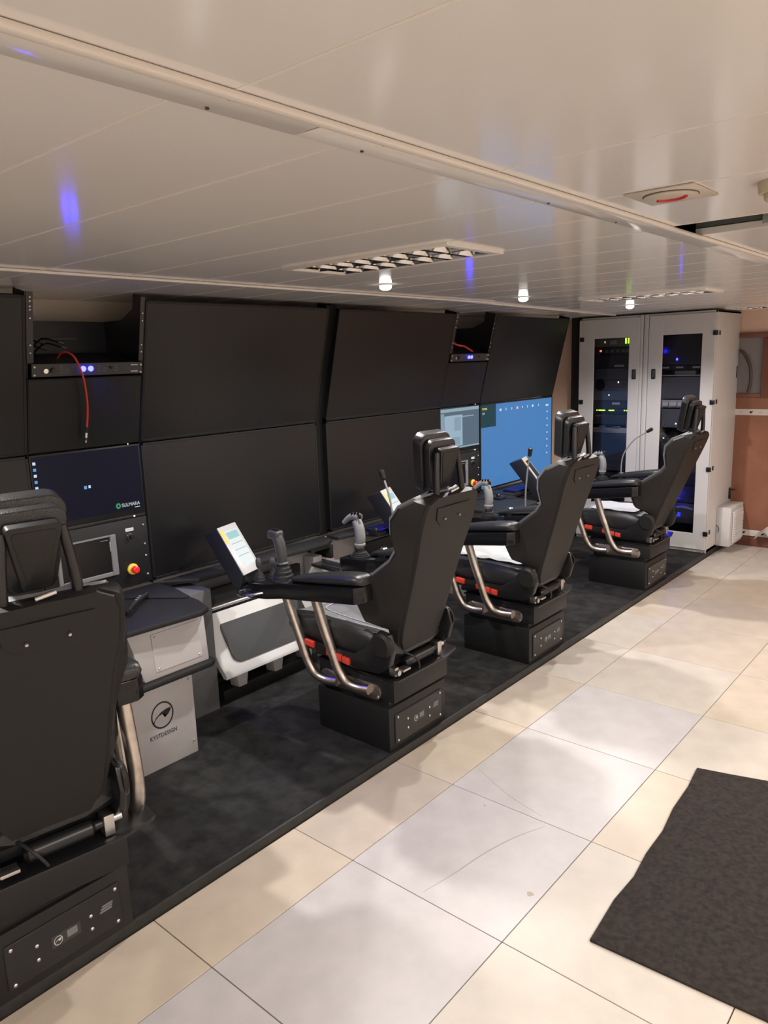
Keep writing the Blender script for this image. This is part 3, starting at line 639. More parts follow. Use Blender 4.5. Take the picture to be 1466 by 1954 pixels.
        if s < 0:
            for x0, x1, z in ((-2.39, -2.335, 0.468), (-2.255, -2.215, 0.452), (-2.205, -2.165, 0.444), (-2.158, -2.12, 0.438)):
                obj('red_lever', B().prism([(x0, z-0.014), (x1, z-0.019), (x1, z+0.010), (x0, z+0.014)], 'y', -0.258, -0.240, 0.003), RED, root)
    # backrest: modelled in its own frame (h up the back, f forward = -x), then reclined
    PV = Vector((-1.925-CHX, 0, 0.50-PT))
    L = [(-0.02, .110, .115, .028), (0.03, .138, .150, .055), (0.075, .148, .165, .070), (0.095, .150, .236, .150), (0.17, .155, .252, .212), (0.24, .158, .254, .195), (0.32, .162, .246, .145), (0.40, .168, .234, .090), (0.45, .172, .228, .078), (0.51, .182, .236, .112), (0.57, .188, .236, .130), (0.63, .186, .224, .112), (0.675, .172, .195, .070), (0.70, .125, .130, .034)]
    rs = []
    for h_, wc, wo, fo in L:
        t = min(1, fo/0.2)
        half = [(0.0, 0.004), (wc*0.55, 0.002), (wc*0.94, 0.003), (wc-0.001, 0.016), (wc+0.009, 0.015), ((wc+wo)/2+0.008, (fo+0.012)*0.5), (wo, fo-0.012), (wo-0.004, fo), (wo-0.022, fo+0.004), (wo-0.03, fo-0.012), (max(wc-0.01, 0.05), 0.040), (wc*0.5, 0.034)]
        ring = [(-f, y, h_) for y, f in half]+[(-f, -y, h_) for y, f in reversed(half[1:])]
        ring.append((-0.034, 0, h_)) if False else None
        rs.append(ring)
    back = obj('backrest', B().rings(rs), SHELL, root, angle=24, local=True, loc=PV)
    back.rotation_euler = (0, math.atan(0.31), 0)
    rs = []
    for h_, wc, wo, fo in L[2:]:
        half = [(0.0, 0.036), (wc*0.5, 0.036), (wc-0.012, 0.042), (wo-0.034, fo-0.006), (wo-0.020, fo+0.018), (wo-0.050, fo+0.022), (wc-0.035, 0.072), (wc*0.4, 0.060), (0.0, 0.056)]
        ring = [(-f, y, h_) for y, f in half]+[(-f, -y, h_) for y, f in reversed(half[1:-1])]
        rs.append(ring)
    obj('back_cushion', B().rings(rs), GLEATHER, back, angle=50, local=True)['label'] = 'grey leather back cushion'
    obj('chevron_recess', B().poly([(0.0015, y, h) for y, h in ((-0.115, 0.655), (-0.10, 0.60), (-0.065, 0.572), (0.065, 0.572), (0.10, 0.60), (0.115, 0.655))], [(-0.001, y, h) for y, h in ((-0.115, 0.655), (-0.10, 0.60), (-0.065, 0.572), (0.065, 0.572), (0.10, 0.60), (0.115, 0.655))], 0.001, 1), SHELL, back, local=True)
    for y in (-0.05, 0.05):
        obj('screw', B().lathe((0.004, y, 0.602), (0.009, y, 0.602), [(0, 0.005), (1, 0.004)], 10), STEELG, back, local=True)
    # head restraint: two posts, rear plate, U frame and two pad layers
    def hp(f, y, h): return (-f, y, h)
    for q in (-1, 1): obj('headrest_post', B().tube([hp(0.025, q*0.084, 0.64), hp(0.04, q*0.086, 0.70), hp(0.065, q*0.080, 0.77), hp(0.095, q*0.068, 0.85)], lambda t: 0.015-0.003*t, 12), BLKS, back, local=True)
    def slab(f0, f1, w0, w1, h0, h1, rd, m, name, bev, lean):
        pts = []
        for (cy, ch, st) in ((w1-rd, h1-rd, 0), (-(w1-rd), h1-rd, 1), (-(w0-rd*0.6), h0+rd*0.6, 2), (w0-rd*0.6, h0+rd*0.6, 3)):
            rr = rd if st < 2 else rd*0.6
            for k in range(5):
                an = math.radians(90*st+22.5*k); pts.append((cy+rr*math.cos(an), ch+rr*math.sin(an)))
        L_ = lambda h: lean*(h-0.70)/0.2
        obj(name, B().poly([(-f0-L_(h), y, h) for y, h in pts], [(-f1-L_(h), y, h) for y, h in pts], bev), m, back, local=True, angle=50)
    slab(0.062, 0.092, 0.034, 0.064, 0.705, 0.868, 0.012, BLK, 'headrest_rear_plate', 0.004, 0.02)
    slab(0.060, 0.064, 0.024, 0.052, 0.720, 0.855, 0.010, SHELL, 'headrest_plate_inset', 0.001, 0.02)
    slab(0.094, 0.124, 0.058, 0.090, 0.685, 0.888, 0.034, LEATHER, 'headrest_middle_pad', 0.010, 0.03)
    slab(0.126, 0.172, 0.066, 0.102, 0.665, 0.902, 0.042, LEATHER, 'headrest_front_pad', 0.016, 0.035)
    obj('headrest_clip', B().cyl(hp(0.02, -0.02, 0.705), hp(0.02, 0.028, 0.715), 0.0065).box(-0.03, -0.012, -0.012, 0.014, 0.680, 0.70, 0.002), STEELG, back, local=True)
    obj('headrest_crossbar', B().cyl(hp(0.035, -0.084, 0.682), hp(0.035, 0.084, 0.682), 0.011), BLKS, back, local=True)
    # arms
    def ap(x, y, o): return (x, y, ztop(x)+o)
    def arm(s):
        yo, yi = 0.322, 0.212
        if s < 0:
            pl = [(-1.985, -yo+0.03), (-1.985, -yi-0.02), (-2.005, -yi), (-2.40, -yi), (-2.46, -0.17), (-2.62, -0.17), (-2.68, -0.21), (-2.69, -0.30), (-2.66, -0.345), (-2.54, -0.345), (-2.46, -yo), (-2.015, -yo)]
        else:
            pl = [(-1.985, yo-0.03), (-1.985, yi+0.02), (-2.005, yi), (-2.36, yi), (-2.40, 0.185), (-2.57, 0.185), (-2.60, 0.205), (-2.60, 0.275), (-2.57, 0.30), (-2.42, 0.30), (-2.36, yo), (-2.015, yo)]
        A = obj('armrest', B().poly([ap(x, y, -0.072) for x, y in pl], [ap(x, y, 0.0) for x, y in pl], 0.005), BLKG, root, angle=40)
        # pad
        pts = []
        ym = s*(yo+yi)/2
        rs = []
        for x, hw, th in ((-1.985, 0.034, 0.024), (-1.992, 0.046, 0.038), (-2.02, 0.053, 0.048), (-2.10, 0.056, 0.050), (-2.22, 0.054, 0.046), (-2.32, 0.048, 0.038), (-2.40, 0.036, 0.026), (-2.425, 0.018, 0.014)):
            ring = []
            for k in range(12):
                an = 2*math.pi*k/12
                cy, cz = math.cos(an), math.sin(an)
                cy = math.copysign(abs(cy)**0.7, cy); cz = math.copysign(abs(cz)**0.7, cz)
                ring.append(ap(x, ym+cy*hw, 0.002+th/2+cz*th/2))
            rs.append(ring)
        obj('arm_pad', B().rings(rs), LEATHER, A, angle=70)
        # support tubes
        for x0, off in ((-2.045, 0), (-2.235, -0.185)):
            yt = s*0.27
            pts = [(x0+0.0, s*0.214, 0.312), (x0-0.06, s*0.228, 0.312), (x0-0.11, s*0.242, 0.332), (x0-0.145, s*0.25, 0.385), (x0-0.175, s*0.256, 0.47), (x0-0.215, s*0.262, 0.58), (x0-0.25, s*0.268, ztop(x0-0.25)-0.068)]
            if s > 0:
                ox = 0 if not off else -0.115
                pts = [(-2.19+ox, 0.214, 0.305), (-2.12+ox, 0.236, 0.303), (-2.05+ox, 0.252, 0.330), (-2.005+ox, 0.262, 0.40), (-2.0+ox, 0.266, 0.48), (-2.025+ox, 0.268, 0.60), (-2.055+ox, 0.268, ztop(-2.055+ox)-0.068)]; off = 0
            if off: pts = [(p[0], p[1]-s*0.0, p[2]-0.012 if i < 6 else p[2]) for i, p in enumerate(pts)]
            obj('support_tube', B().tube(pts, 0.0225, 18), STEEL, A)
        fpts = []
        for cx, st in ((-2.025, -90), (-2.315, 90)):
            for k in range(7):
                an = math.radians(st+30*k); fpts.append((cx+0.036*math.cos(an), 0.303+0.036*math.sin(an)))
        fo = obj('flange', B().prism(fpts, 'y', s*0.192, s*0.203, 0.002), STEEL, A)
        obj('flange_bolt', B().cyl((-2.005, s*0.203, 0.325), (-2.005, s*0.208, 0.325), 0.007).cyl((-2.005, s*0.203, 0.28), (-2.005, s*0.208, 0.28), 0.007).cyl((-2.24, s*0.203, 0.29), (-2.24, s*0.208, 0.29), 0.007), STEELG, A)
        return A
    AL = arm(-1); AR = arm(1)
    def boot(c, r, h, n):
        pr = [(0, r)]
        for k in range(n):
            rr = r*(1-0.50*k/n); pr += [(k/n+0.02, rr), (k/n+0.5/n, rr*0.98), (k/n+0.62/n, rr*0.86), (k/n+0.95/n, rr*0.84)]
        pr += [(1, r*0.36)]
        return B().lathe(c, (c[0], c[1], c[2]+h), pr, 24)
    # left hand controls
    jx, jy = -2.50, -0.265; zt = ztop(jx)
    J = obj('left_joystick', boot((jx, jy, zt), 0.054, 0.072, 4), RUB, root)
    obj('grip', B().tube([(jx, jy, zt+0.055), (jx, jy, zt+0.10), (jx-0.010, jy, zt+0.165), (jx-0.028, jy-0.002, zt+0.212)], lambda t: 0.0165+0.0055*math.sin(t*3.0)+0.006*t, 14).ball((jx, jy, zt+0.082), 0.030, (1, 1, 0.35)), DGREYP, J)
    obj('grip_head', B().box(jx-0.072, jx-0.002, jy-0.024, jy+0.024, zt+0.190, zt+0.230, 0.012, 3), DGREYP, J)
    for dx in (-0.045, -0.028, -0.014): obj('thumb_button', B().cyl((jx+dx, jy-0.006, zt+0.228), (jx+dx, jy-0.006, zt+0.239), 0.0065, seg=10), BLKS, J)
    for k, (sx_, sy_, hh) in enumerate(((-2.635, -0.29, 0.10), (-2.60, -0.235, 0.09))):
        z0 = ztop(sx_)
        S_ = obj('small_joystick', boot((sx_, sy_, z0), 0.028, 0.036, 3), RUB, root)
        obj('stick', B().cyl((sx_, sy_, z0+0.03), (sx_-0.004, sy_, z0+hh*0.72), 0.005).lathe((sx_-0.003, sy_, z0+hh*0.6), (sx_-0.006, sy_, z0+hh*1.08), [(0, 0.008), (0.2, 0.013), (0.75, 0.013), (1, 0.007)], 14), DGREYP, S_)
    obj('blue_button', B().ball((-2.56, -0.262, ztop(-2.56)+0.012), 0.011), BLUEDIM, root)
    obj('hand_wheel', B().lathe((-2.455, -0.30, ztop(-2.455)), (-2.455, -0.30, ztop(-2.455)+0.006), [(0, 0.026), (0.6, 0.026), (1, 0.022)], 24), BLKS, root)
    obj('steel_ring', B().tube([(-2.56, -0.340, 0.690), (-2.595, -0.380, 0.684), (-2.65, -0.395, 0.678), (-2.70, -0.375, 0.672), (-2.715, -0.33, 0.672), (-2.69, -0.29, 0.678)], 0.0075, 10), CHROME, AL)
    obj('ring_bracket', B().box(-2.72, -2.66, -0.33, -0.24, 0.672, 0.692, 0.003), BLKS, AL)
    # touch terminal
    ft, fb = Vector((-2.875, 0, 0.945)), Vector((-2.700, 0, 0.748)); bt, bb = Vector((-2.985, 0, 0.905)), Vector((-2.745, 0, 0.640))
    y0, y1 = -0.335, -0.195; YS = -0.045/(y1-y0)
    T = obj('touch_terminal', B().poly([(v.x, y0, v.z) for v in (ft, fb, bb, bt)], [(v.x-0.045, y1, v.z) for v in (ft, fb, bb, bt)], 0.004), mat('terminal_dark', (0.016, 0.017, 0.022), 0.4), root)
    d = (fb-ft).normalized(); n = Vector((-d.z, 0, d.x)); n = n if n.x > 0 else -n
    def fp(u, v, o): return ft+d*v+n*o+Vector(((u-y0)*YS, u, 0))
    LN = (fb-ft).length
    def facebox(u0, u1, v0, v1, o0, o1, bev=0.0):
        return B().poly([fp(u0, v0, o0), fp(u1, v0, o0), fp(u1, v1, o0), fp(u0, v1, o0)], [fp(u0, v0, o1), fp(u1, v0, o1), fp(u1, v1, o1), fp(u0, v1, o1)], bev)
    obj('front_frame', facebox(y0-0.002, y1+0.002, -0.004, LN+0.004, 0.0, 0.008, 0.003), mat('terminal_silver', (0.40, 0.39, 0.38), 0.35), T)
    obj('display', facebox(y0+0.03, y1-0.014, 0.030, LN-0.035, 0.008, 0.0086), TABS, T)
    obj('display_top', facebox(y0+0.034, y1-0.02, 0.036, 0.075, 0.0086, 0.009), TABC, T)
    for v in (0.10, 0.135, 0.17): obj('display_line', facebox(y0+0.034, y1-0.02, v, v+0.003, 0.0086, 0.009), WIN1, T)
    obj('orange_sticker', facebox(y0+0.004, y0+0.022, 0.012, 0.09, 0.008, 0.0088), ORNL, T)
    obj('stand', B().box(-2.80, -2.66, -0.29, -0.24, 0.655, 0.70, 0.004), BLKS, T)
    # right hand controls
    jx, jy = -2.49, 0.245; zt = ztop(jx)
    obj('pod_can', B().lathe((jx+0.005, jy, zt-0.115), (jx+0.005, jy, zt-0.070), [(0, 0.040), (0.2, 0.047), (1, 0.047)], 24), mat('can_grey', (0.20, 0.19, 0.185), 0.3, 0.6), AR)
    J = obj('right_joystick', B().lathe((jx, jy, zt), (jx, jy, zt+0.045), [(0, 0.048), (0.12, 0.048), (0.14, 0.042), (0.30, 0.042), (0.32, 0.035), (0.5, 0.035), (0.55, 0.022), (1, 0.020)], 24), RUB, root)
    obj('grip', B().tube([(jx, jy, zt+0.045), (jx, jy, zt+0.062), (jx+0.004, jy, zt+0.10), (jx-0.002, jy, zt+0.15), (jx-0.018, jy, zt+0.185)], lambda t: 0.020+0.007*math.sin(t*2.6), 14).lathe((jx, jy, zt+0.052), (jx, jy, zt+0.074), [(0, 0.022), (0.3, 0.029), (0.7, 0.029), (1, 0.020)]), GREYP, J)
    obj('grip_head', B().tube([(jx+0.006, jy, zt+0.200), (jx-0.03, jy, zt+0.205), (jx-0.065, jy-0.005, zt+0.192), (jx-0.095, jy-0.012, zt+0.165)], lambda t: 0.023-0.012*t, 12), GREYP, J)
    for dx, dz in ((0.006, 0.222), (-0.014, 0.222), (-0.034, 0.219), (0.018, 0.208)): obj('thumb_button', B().cyl((jx+dx, jy-0.01, zt+dz-0.010), (jx+dx, jy-0.012, zt+dz+0.006), 0.007, seg=10), BLKG, J)
    tb = obj('hand_controller', B().lathe((-2.345, 0.262, ztop(-2.345)), (-2.345, 0.262, ztop(-2.345)+0.012), [(0, 0.036), (0.7, 0.034), (1, 0.028)], 24), BLKG, root)
    obj('knob', B().lathe((-2.345, 0.262, ztop(-2.345)+0.012), (-2.345, 0.262, ztop(-2.345)+0.045), [(0, 0.008), (0.4, 0.008), (0.5, 0.020), (0.85, 0.020), (1, 0.014)], 18), CHROME, tb)
    for an in range(6):
        x_ = -2.345+0.029*math.cos(an); y_ = 0.262+0.029*math.sin(an); obj('switch', B().cyl((x_, y_, ztop(x_)+0.008), (x_, y_, ztop(x_)+0.018), 0.004, seg=8), CHROME, tb)
    return root
def add_mic(root, pts, label=None):
    # gooseneck microphone, part of the chair's right arm (local coordinates)
    m = obj('microphone', B().tube(pts, 0.0052, 10), GREYP, root, local=True)
    a_, b2 = Vector(pts[-2]), Vector(pts[-1]); d = (b2-a_).normalized()
    obj('capsule', B().lathe(b2-d*0.002, b2+d*0.052, [(0, 0.006), (0.15, 0.0125), (0.55, 0.0125), (0.7, 0.0145), (0.9, 0.0135), (1, 0.007)], 14), BLK, m, local=True)
    p = Vector(pts[0]); obj('socket', B().cyl(p-Vector((0, 0, 0.01)), p+Vector((0, 0, 0.012)), 0.010), CHROME, m, local=True)
chair = make_chair()
YC = [0.80, 2.44, 3.63, 5.27]
TILT = [0.31, 0.31, 0.31, 0.41]
LAB = ['nearest black operator chair seen from behind, cut off at the left edge', 'black operator chair in front of the white footrest, second from the camera', 'third black operator chair, white sheet on its seat, before the pale screen', 'farthest black operator chair in front of the grey server cabinets']
chairs = []
for i in range(4):
    c = chair if i == 0 else copy_tree(chair)
    chairs.append(c)
for i, c in enumerate(chairs):
    c.location = (CHX, YC[i], PT); c['label'] = LAB[i]
    for ch in C.objects:
        if ch.parent == c and ch.name.startswith('backrest'): ch.rotation_euler = (0, math.atan(TILT[i]), 0)
# the nearest seat is swivelled on its pedestal
yaw = math.radians(9); rz = Matrix.Rotation(-yaw, 3, 'Z'); sh = Vector((-0.005, 0.035, 0))
chairs[0].location = (CHX+0.018, 0.785, PT)
for ch in [o for o in C.objects if o.parent == chairs[0]]:
    if ch.name.split('.')[0] in ('pedestal', 'neck_block', 'cover_plate'): continue
    ch.location = rz @ ch.location + sh; ch.rotation_euler = (0, ch.rotation_euler.y, -yaw)
# the farthest seat's terminal is switched off
for t in [o for o in C.objects if o.parent == chairs[3] and o.name.startswith('touch_terminal')]:
    for ch in [o for o in C.objects if o.parent == t and o.name.startswith('display')]:
        if ch.name.split('.')[0] == 'display':
            ch.data = ch.data.copy(); ch.data.materials[0] = BLKG; ch['label'] = 'switched-off black display'
        else: bpy.data.objects.remove(ch)
def cl(p): return (p[0]-CHX, p[1], p[2]-PT)
add_mic(chairs[1], [cl(p) for p in [(-2.30, 0.30, 0.775), (-2.305, 0.30, 0.90), (-2.33, 0.30, 1.05), (-2.362, 0.30, 1.135)]])
add_mic(chairs[2], [cl(p) for p in [(-2.26, 0.30, 0.775), (-2.26, 0.30, 0.90), (-2.245, 0.30, 1.05), (-2.235, 0.30, 1.12)]])
add_mic(chairs[3], [cl(p) for p in [(-2.36, 0.30, 0.765), (-2.36, 0.30, 0.86), (-2.34, 0.30, 0.95), (-2.27, 0.30, 1.05), (-2.20, 0.30, 1.10), (-2.17, 0.30, 1.118)]])
# sheet on third seat
def crumple(name, x0, x1, y0, y1, zf_, m, label, cat, n=22, amp=0.006, seed=3):
    random.seed(seed); b = B(); g = []
    ph = [(random.uniform(20, 60), random.uniform(20, 60), random.uniform(0, 6)) for _ in range(5)]
    for i in range(n):
        r = []
        for j in range(n):
            x = x0+(x1-x0)*i/(n-1); y = y0+(y1-y0)*j/(n-1)
            z = zf_(x, y)+amp*sum(math.sin(a*x+b_*y+c) for a, b_, c in ph)/3+random.uniform(-0.0015, 0.0015)
            r.append(b.bm.verts.new((x, y, z)))
        g.append(r)
    for i in range(n-1):
        for j in range(n-1): b.bm.faces.new((g[i][j], g[i+1][j], g[i+1][j+1], g[i][j+1]))
    r = bmesh.ops.extrude_face_region(b.bm, geom=list(b.bm.faces))
    for v in [e for e in r['geom'] if isinstance(e, bmesh.types.BMVert)]: v.co.z += 0.0012
    bmesh.ops.recalc_face_normals(b.bm, faces=b.bm.faces)
    return tag(obj(name, b, m, angle=80), label, cat)
crumple('plastic_sheet', -2.56, -2.02, YC[2]-0.16, YC[2]+0.16, lambda x, y: 0.572+0.02*((y-YC[2])/0.16)**2, mat('plastic_sheet_white', (0.62, 0.63, 0.64), 0.22), 'crinkled whitish plastic sheet spread on the third seat', 'sheet')
crumple('cloth', -2.45, -2.10, YC[3]-0.06, YC[3]+0.16, lambda x, y: 0.568+0.02*((y-YC[3])/0.16)**2, mat('cloth_white', (0.55, 0.55, 0.58), 0.6), 'folded pale cloth lying on the farthest seat', 'cloth', amp=0.004)
# ------------------------------------------------------------------ server cabinets
RY0, RY1, RZ0, RZ1 = 6.31, 6.945, PT, 2.018
RX = [(-3.10, -2.517), (-2.513, -1.93)]
GZ = [(0.16, 1.838), (0.205, 1.842)]
for i, (a, b_) in enumerate(RX):
    r = thing('server_cabinet', ((a+b_)/2, 6.6, PT), ['left grey server cabinet with yellow-green lights behind tinted glass', 'right grey server cabinet with a bright blue light behind tinted glass'][i], 'cabinet', 'grey server cabinets')
    obj('side_wall', B().box(a, a+0.018, RY0+0.02, RY1, RZ0, RZ1, 0.002), RACKP, r)
    obj('side_wall', B().box(b_-0.018, b_, RY0+0.02, RY1, RZ0, RZ1, 0.002), RACKP, r)
    obj('top_cover', B().box(a, b_, RY0+0.02, RY1, RZ1-0.018, RZ1, 0.002), RACKP, r)
    obj('plinth', B().box(a, b_, RY0+0.025, RY1, RZ0, RZ0+0.03, 0.002), RACKP, r)
    obj('back_wall', B().box(a+0.018, b_-0.018, RY1-0.012, RY1, RZ0+0.03, RZ1-0.018), RACKI, r)
    obj('inner_lining', B().box(a+0.019, a+0.022, RY0+0.03, RY1-0.012, RZ0+0.03, RZ1-0.02).box(b_-0.022, b_-0.019, RY0+0.03, RY1-0.012, RZ0+0.03, RZ1-0.02), RACKI, r)
    gx0, gx1 = [(-2.955, -2.637), (-2.352, -2.036)][i]; z0, z1 = GZ[i]
    dx0, dx1, dz0, dz1 = a+0.006, b_-0.03 if i == 0 else b_-0.006, RZ0+0.03, RZ1-0.018
    if i == 1: dx0 = a+0.045
    dr = B().box(dx0, gx0, RY0, RY0+0.018, dz0, dz1, 0.002, 1).box(gx1, dx1, RY0, RY0+0.018, dz0, dz1, 0.002, 1).box(gx0, gx1, RY0, RY0+0.018, dz0, z0, 0.002, 1).box(gx0, gx1, RY0, RY0+0.018, z1, dz1, 0.002, 1)
    D = obj('door', dr, RACKP, r)
    obj('door_glass', B().box(gx0, gx1, RY0+0.008, RY0+0.012, z0, z1), RGLASS, D)
    hx = -2.585 if i == 0 else -2.417
    obj('handle', B().box(hx-0.018, hx+0.018, RY0-0.014, RY0, 1.487, 1.570, 0.008, 3), BLKS, D)
    obj('handle_slot', B().box(hx-0.009, hx+0.009, RY0-0.016, RY0-0.0138, 1.500, 1.557, 0.001), DGREYP, D)
    for z in (1.842, 1.297, 0.752, 0.210) if i else (1.835, 1.290, 0.750, 0.210):
        x_ = b_-0.003 if i else -3.066
        obj('hinge', B().box(x_-0.019, x_+0.019, RY0-0.012, RY0+0.002, z-0.019, z+0.019, 0.003), BLKS, r)
        if i: obj('side_clip', B().box(b_, b_+0.005, RY0+0.07, RY0+0.10, z-0.018, z+0.018, 0.002), BLKS, r)
    if i == 0: obj('filler_strip', B().box(b_-0.028, b_-0.002, RY0+0.004, RY0+0.02, RZ0, RZ1-0.002, 0.001), RACKP, r)
    else:
        obj('filler_strip', B().box(a+0.002, a+0.04, RY0+0.004, RY0+0.02, RZ0, RZ1-0.002, 0.001), RACKP, r)
        obj('side_slot', B().box(b_, b_+0.004, 6.90, 6.92, 1.47, 1.57, 0.001), BLKS, r)
        lv = obj('side_lever', B().box(b_, b_+0.05, 6.875, 6.89, 0.495, 0.51, 0.003).box(b_+0.004, b_+0.018, 6.872, 6.89, 0.42, 0.52, 0.003), BLKS, r)
# equipment in the cabinets
def unit(i, z0, z1, m, label, dep=0.35, name='rack_unit', cat='rack unit', inset=0.06):
    a, b_ = RX[i]
    u = thing(name, ((a+b_)/2, RY0+inset, z0), label, cat)
    obj('housing', B().box(a+0.05, b_-0.05, RY0+inset+0.003, RY0+inset+dep, z0+0.001, z1-0.001), RACKI, u)
    obj('front_plate', B().box(a+0.045, b_-0.045, RY0+inset, RY0+inset+0.003, z0, z1, 0.001, 1), m, u)
    return u
UD = mat('unit_dark', (0.05, 0.05, 0.056), 0.4); UG = mat('unit_grey', (0.24, 0.23, 0.21), 0.45); UL = mat('unit_light', (0.50, 0.47, 0.44), 0.45); UM = mat('unit_mid', (0.12, 0.12, 0.128), 0.45)
yf = RY0+0.058
u = unit(0, 1.765, 1.85, UG, 'grey rack unit with a block of yellow-green lights at the top of the left cabinet')
for cx in (-2.690, -2.665, -2.640):
    for z in (1.793, 1.805, 1.817, 1.829): obj('green_light', B().box(cx-0.0065, cx+0.0065, yf-0.001, yf+0.002, z-0.004, z+0.004), GREENL, u)
obj('yellow_light', B().box(-2.885, -2.875, yf-0.001, yf+0.002, 1.80, 1.815), YT, u)
obj('connector', B().box(-2.83, -2.77, yf-0.012, yf+0.002, 1.785, 1.82, 0.003), UL, u)
u = unit(0, 1.70, 1.76, UD, 'dark rack unit with one red light in the left cabinet')
obj('red_light', B().box(-2.925, -2.910, yf-0.001, yf+0.002, 1.725, 1.74), REDL, u)
for x in (-2.86, -2.81, -2.76, -2.71, -2.67): obj('socket', B().box(x-0.015, x+0.015, yf-0.003, yf+0.002, 1.715, 1.74), UG, u)
u = unit(0, 1.585, 1.695, UD, 'black blank rack unit with a white label under the red light')
obj('label_strip', B().box(-2.79, -2.70, yf-0.001, yf+0.002, 1.592, 1.610), LABELM, u)
u = unit(0, 1.30, 1.58, UM, 'tall dark rack unit with a round vent in the left cabinet')
obj('round_vent', B().lathe((-2.92, yf+0.002, 1.44), (-2.92, yf-0.003, 1.44), [(0, 0.05), (1, 0.045)], 24), BLKS, u)
obj('small_light', B().box(-2.752, -2.745, yf-0.001, yf+0.002, 1.455, 1.466), WHL, u)
obj('small_light', B().box(-2.835, -2.828, yf-0.001, yf+0.002, 1.345, 1.353), WHL, u)
for z in (1.39, 1.48): obj('seam', B().box(-3.05, -2.57, yf-0.001, yf+0.002, z-0.002, z+0.002), BLKS, u)
u = unit(0, 1.235, 1.296, UD, 'black blank rack unit with a white label above the green light row')
obj('label_strip', B().box(-2.80, -2.73, yf-0.001, yf+0.002, 1.265, 1.285), LABELM, u)
u = unit(0, 1.185, 1.232, UD, 'rack unit with a row of yellow-green lights in the left cabinet')
for k, (x0, x1) in enumerate(((-2.945, -2.935), (-2.925, -2.865), (-2.83, -2.78), (-2.69, -2.68), (-2.67, -2.66))): obj('light_row', B().box(x0, x1, yf-0.001, yf+0.002, 1.211, 1.219), GREENL, u)
for k in range(8): obj('port', B().box(-2.94+k*0.035, -2.915+k*0.035, yf-0.001, yf+0.002, 1.190, 1.203), BLKS, u)
u = unit(0, 1.09, 1.18, UD, 'dark patch unit with dim sockets below the green light row')
obj('dim_red', B().box(-2.94, -2.90, yf-0.001, yf+0.002, 1.16, 1.17), RED, u)
u = unit(0, 1.015, 1.062, UL, 'pale grey rack shelf in the left cabinet')
obj('clutter', B().box(-2.92, -2.86, yf-0.01, yf+0.03, 1.062, 1.080, 0.004).box(-2.80, -2.72, yf-0.01, yf+0.03, 1.062, 1.075, 0.004), STEELG, u)
unit(0, 0.68, 1.01, UM, 'tall dark rack unit behind the gooseneck microphone'); unit(0, 0.20, 0.66, UD, 'black rack unit at the bottom of the left cabinet')
u = unit(1, 1.60, 1.86, UD, 'dark rack unit with a tiny blue light at the top of the right cabinet')
obj('blue_light', B().box(-2.255, -2.243, yf-0.001, yf+0.002, 1.635, 1.652), BLUELEDC, u)
u = unit(1, 1.555, 1.595, BLKS, 'black rack strip with three white labels in the right cabinet')
for x in (-2.34, -2.225, -2.09): obj('label_strip', B().box(x-0.03, x+0.03, yf-0.001, yf+0.002, 1.570, 1.583), LABELM, u)
u = thing('rack_shelf', (-2.22, 6.4, 1.512), 'white rack shelf with a grey box on it in the right cabinet', 'shelf')
obj('board', B().box(-2.465, -1.975, RY0+0.04, RY0+0.4, 1.508, 1.514), WPLAS, u); bx = obj('shelf_box', B().box(-2.27, -2.10, RY0+0.08, RY0+0.3, 1.514, 1.548, 0.003), UG, u)
unit(1, 1.32, 1.50, UM, 'dark rack unit below the white shelf in the right cabinet')
u = unit(1, 1.245, 1.31, UL, 'pale rack unit with round white rolls in the right cabinet')
for x0, x1 in ((-2.345, -2.30), (-2.29, -2.23), (-2.22, -2.15)): obj('roll', B().cyl((x0, yf-0.005, 1.272), (x1, yf-0.005, 1.272), 0.022), WPLAS, u)
u = unit(1, 1.08, 1.235, UM, 'dark rack unit with small silver sockets behind the farthest headrest')
for k in range(4): obj('socket', B().cyl((-2.34+k*0.03, yf+0.002, 1.105), (-2.34+k*0.03, yf-0.006, 1.105), 0.011, seg=10), STEELG, u)
obj('small_light', B().box(-2.24, -2.232, yf-0.001, yf+0.002, 1.108, 1.118), WHL, u)
u = unit(1, 0.955, 1.01, BLKS, 'black rack unit with two tiny white lights in the right cabinet')
for x in (-2.335, -2.22): obj('small_light', B().box(x-0.004, x+0.004, yf-0.001, yf+0.002, 0.985, 0.992), WHL, u)
unit(1, 0.60, 0.95, UD, 'black blank rack unit above the bright blue light')
u = unit(1, 0.45, 0.595, UD, 'dark rack unit with the bright blue light in the right cabinet')
obj('blue_light', B().lathe((-2.20, yf+0.002, 0.522), (-2.20, yf-0.006, 0.522), [(0, 0.020), (1, 0.016)], 16), BLUELEDC, u)
light('blue_rack_light', 'POINT', (-2.20, RY0+0.035, 0.522), 0.5, (0.03, 0.05, 1.0), shadow_soft_size=0.01)
obj('small_label', B().box(-2.23, -2.17, yf-0.001, yf+0.002, 0.478, 0.484), BLUEDIM, u)
u = unit(1, 0.27, 0.44, UM, 'lowest rack unit with a dim blue square light in the right cabinet')
obj('blue_square', B().box(-2.225, -2.165, yf-0.001, yf+0.002, 0.325, 0.360), BLUEDIM, u)
obj('plastic_wrap', B().tube([(-2.30, yf-0.005, 0.405), (-2.22, yf-0.008, 0.395), (-2.15, yf-0.006, 0.41), (-2.06, yf-0.008, 0.395)], 0.012, 8), mat('wrap', (0.4, 0.4, 0.42), 0.3), u)
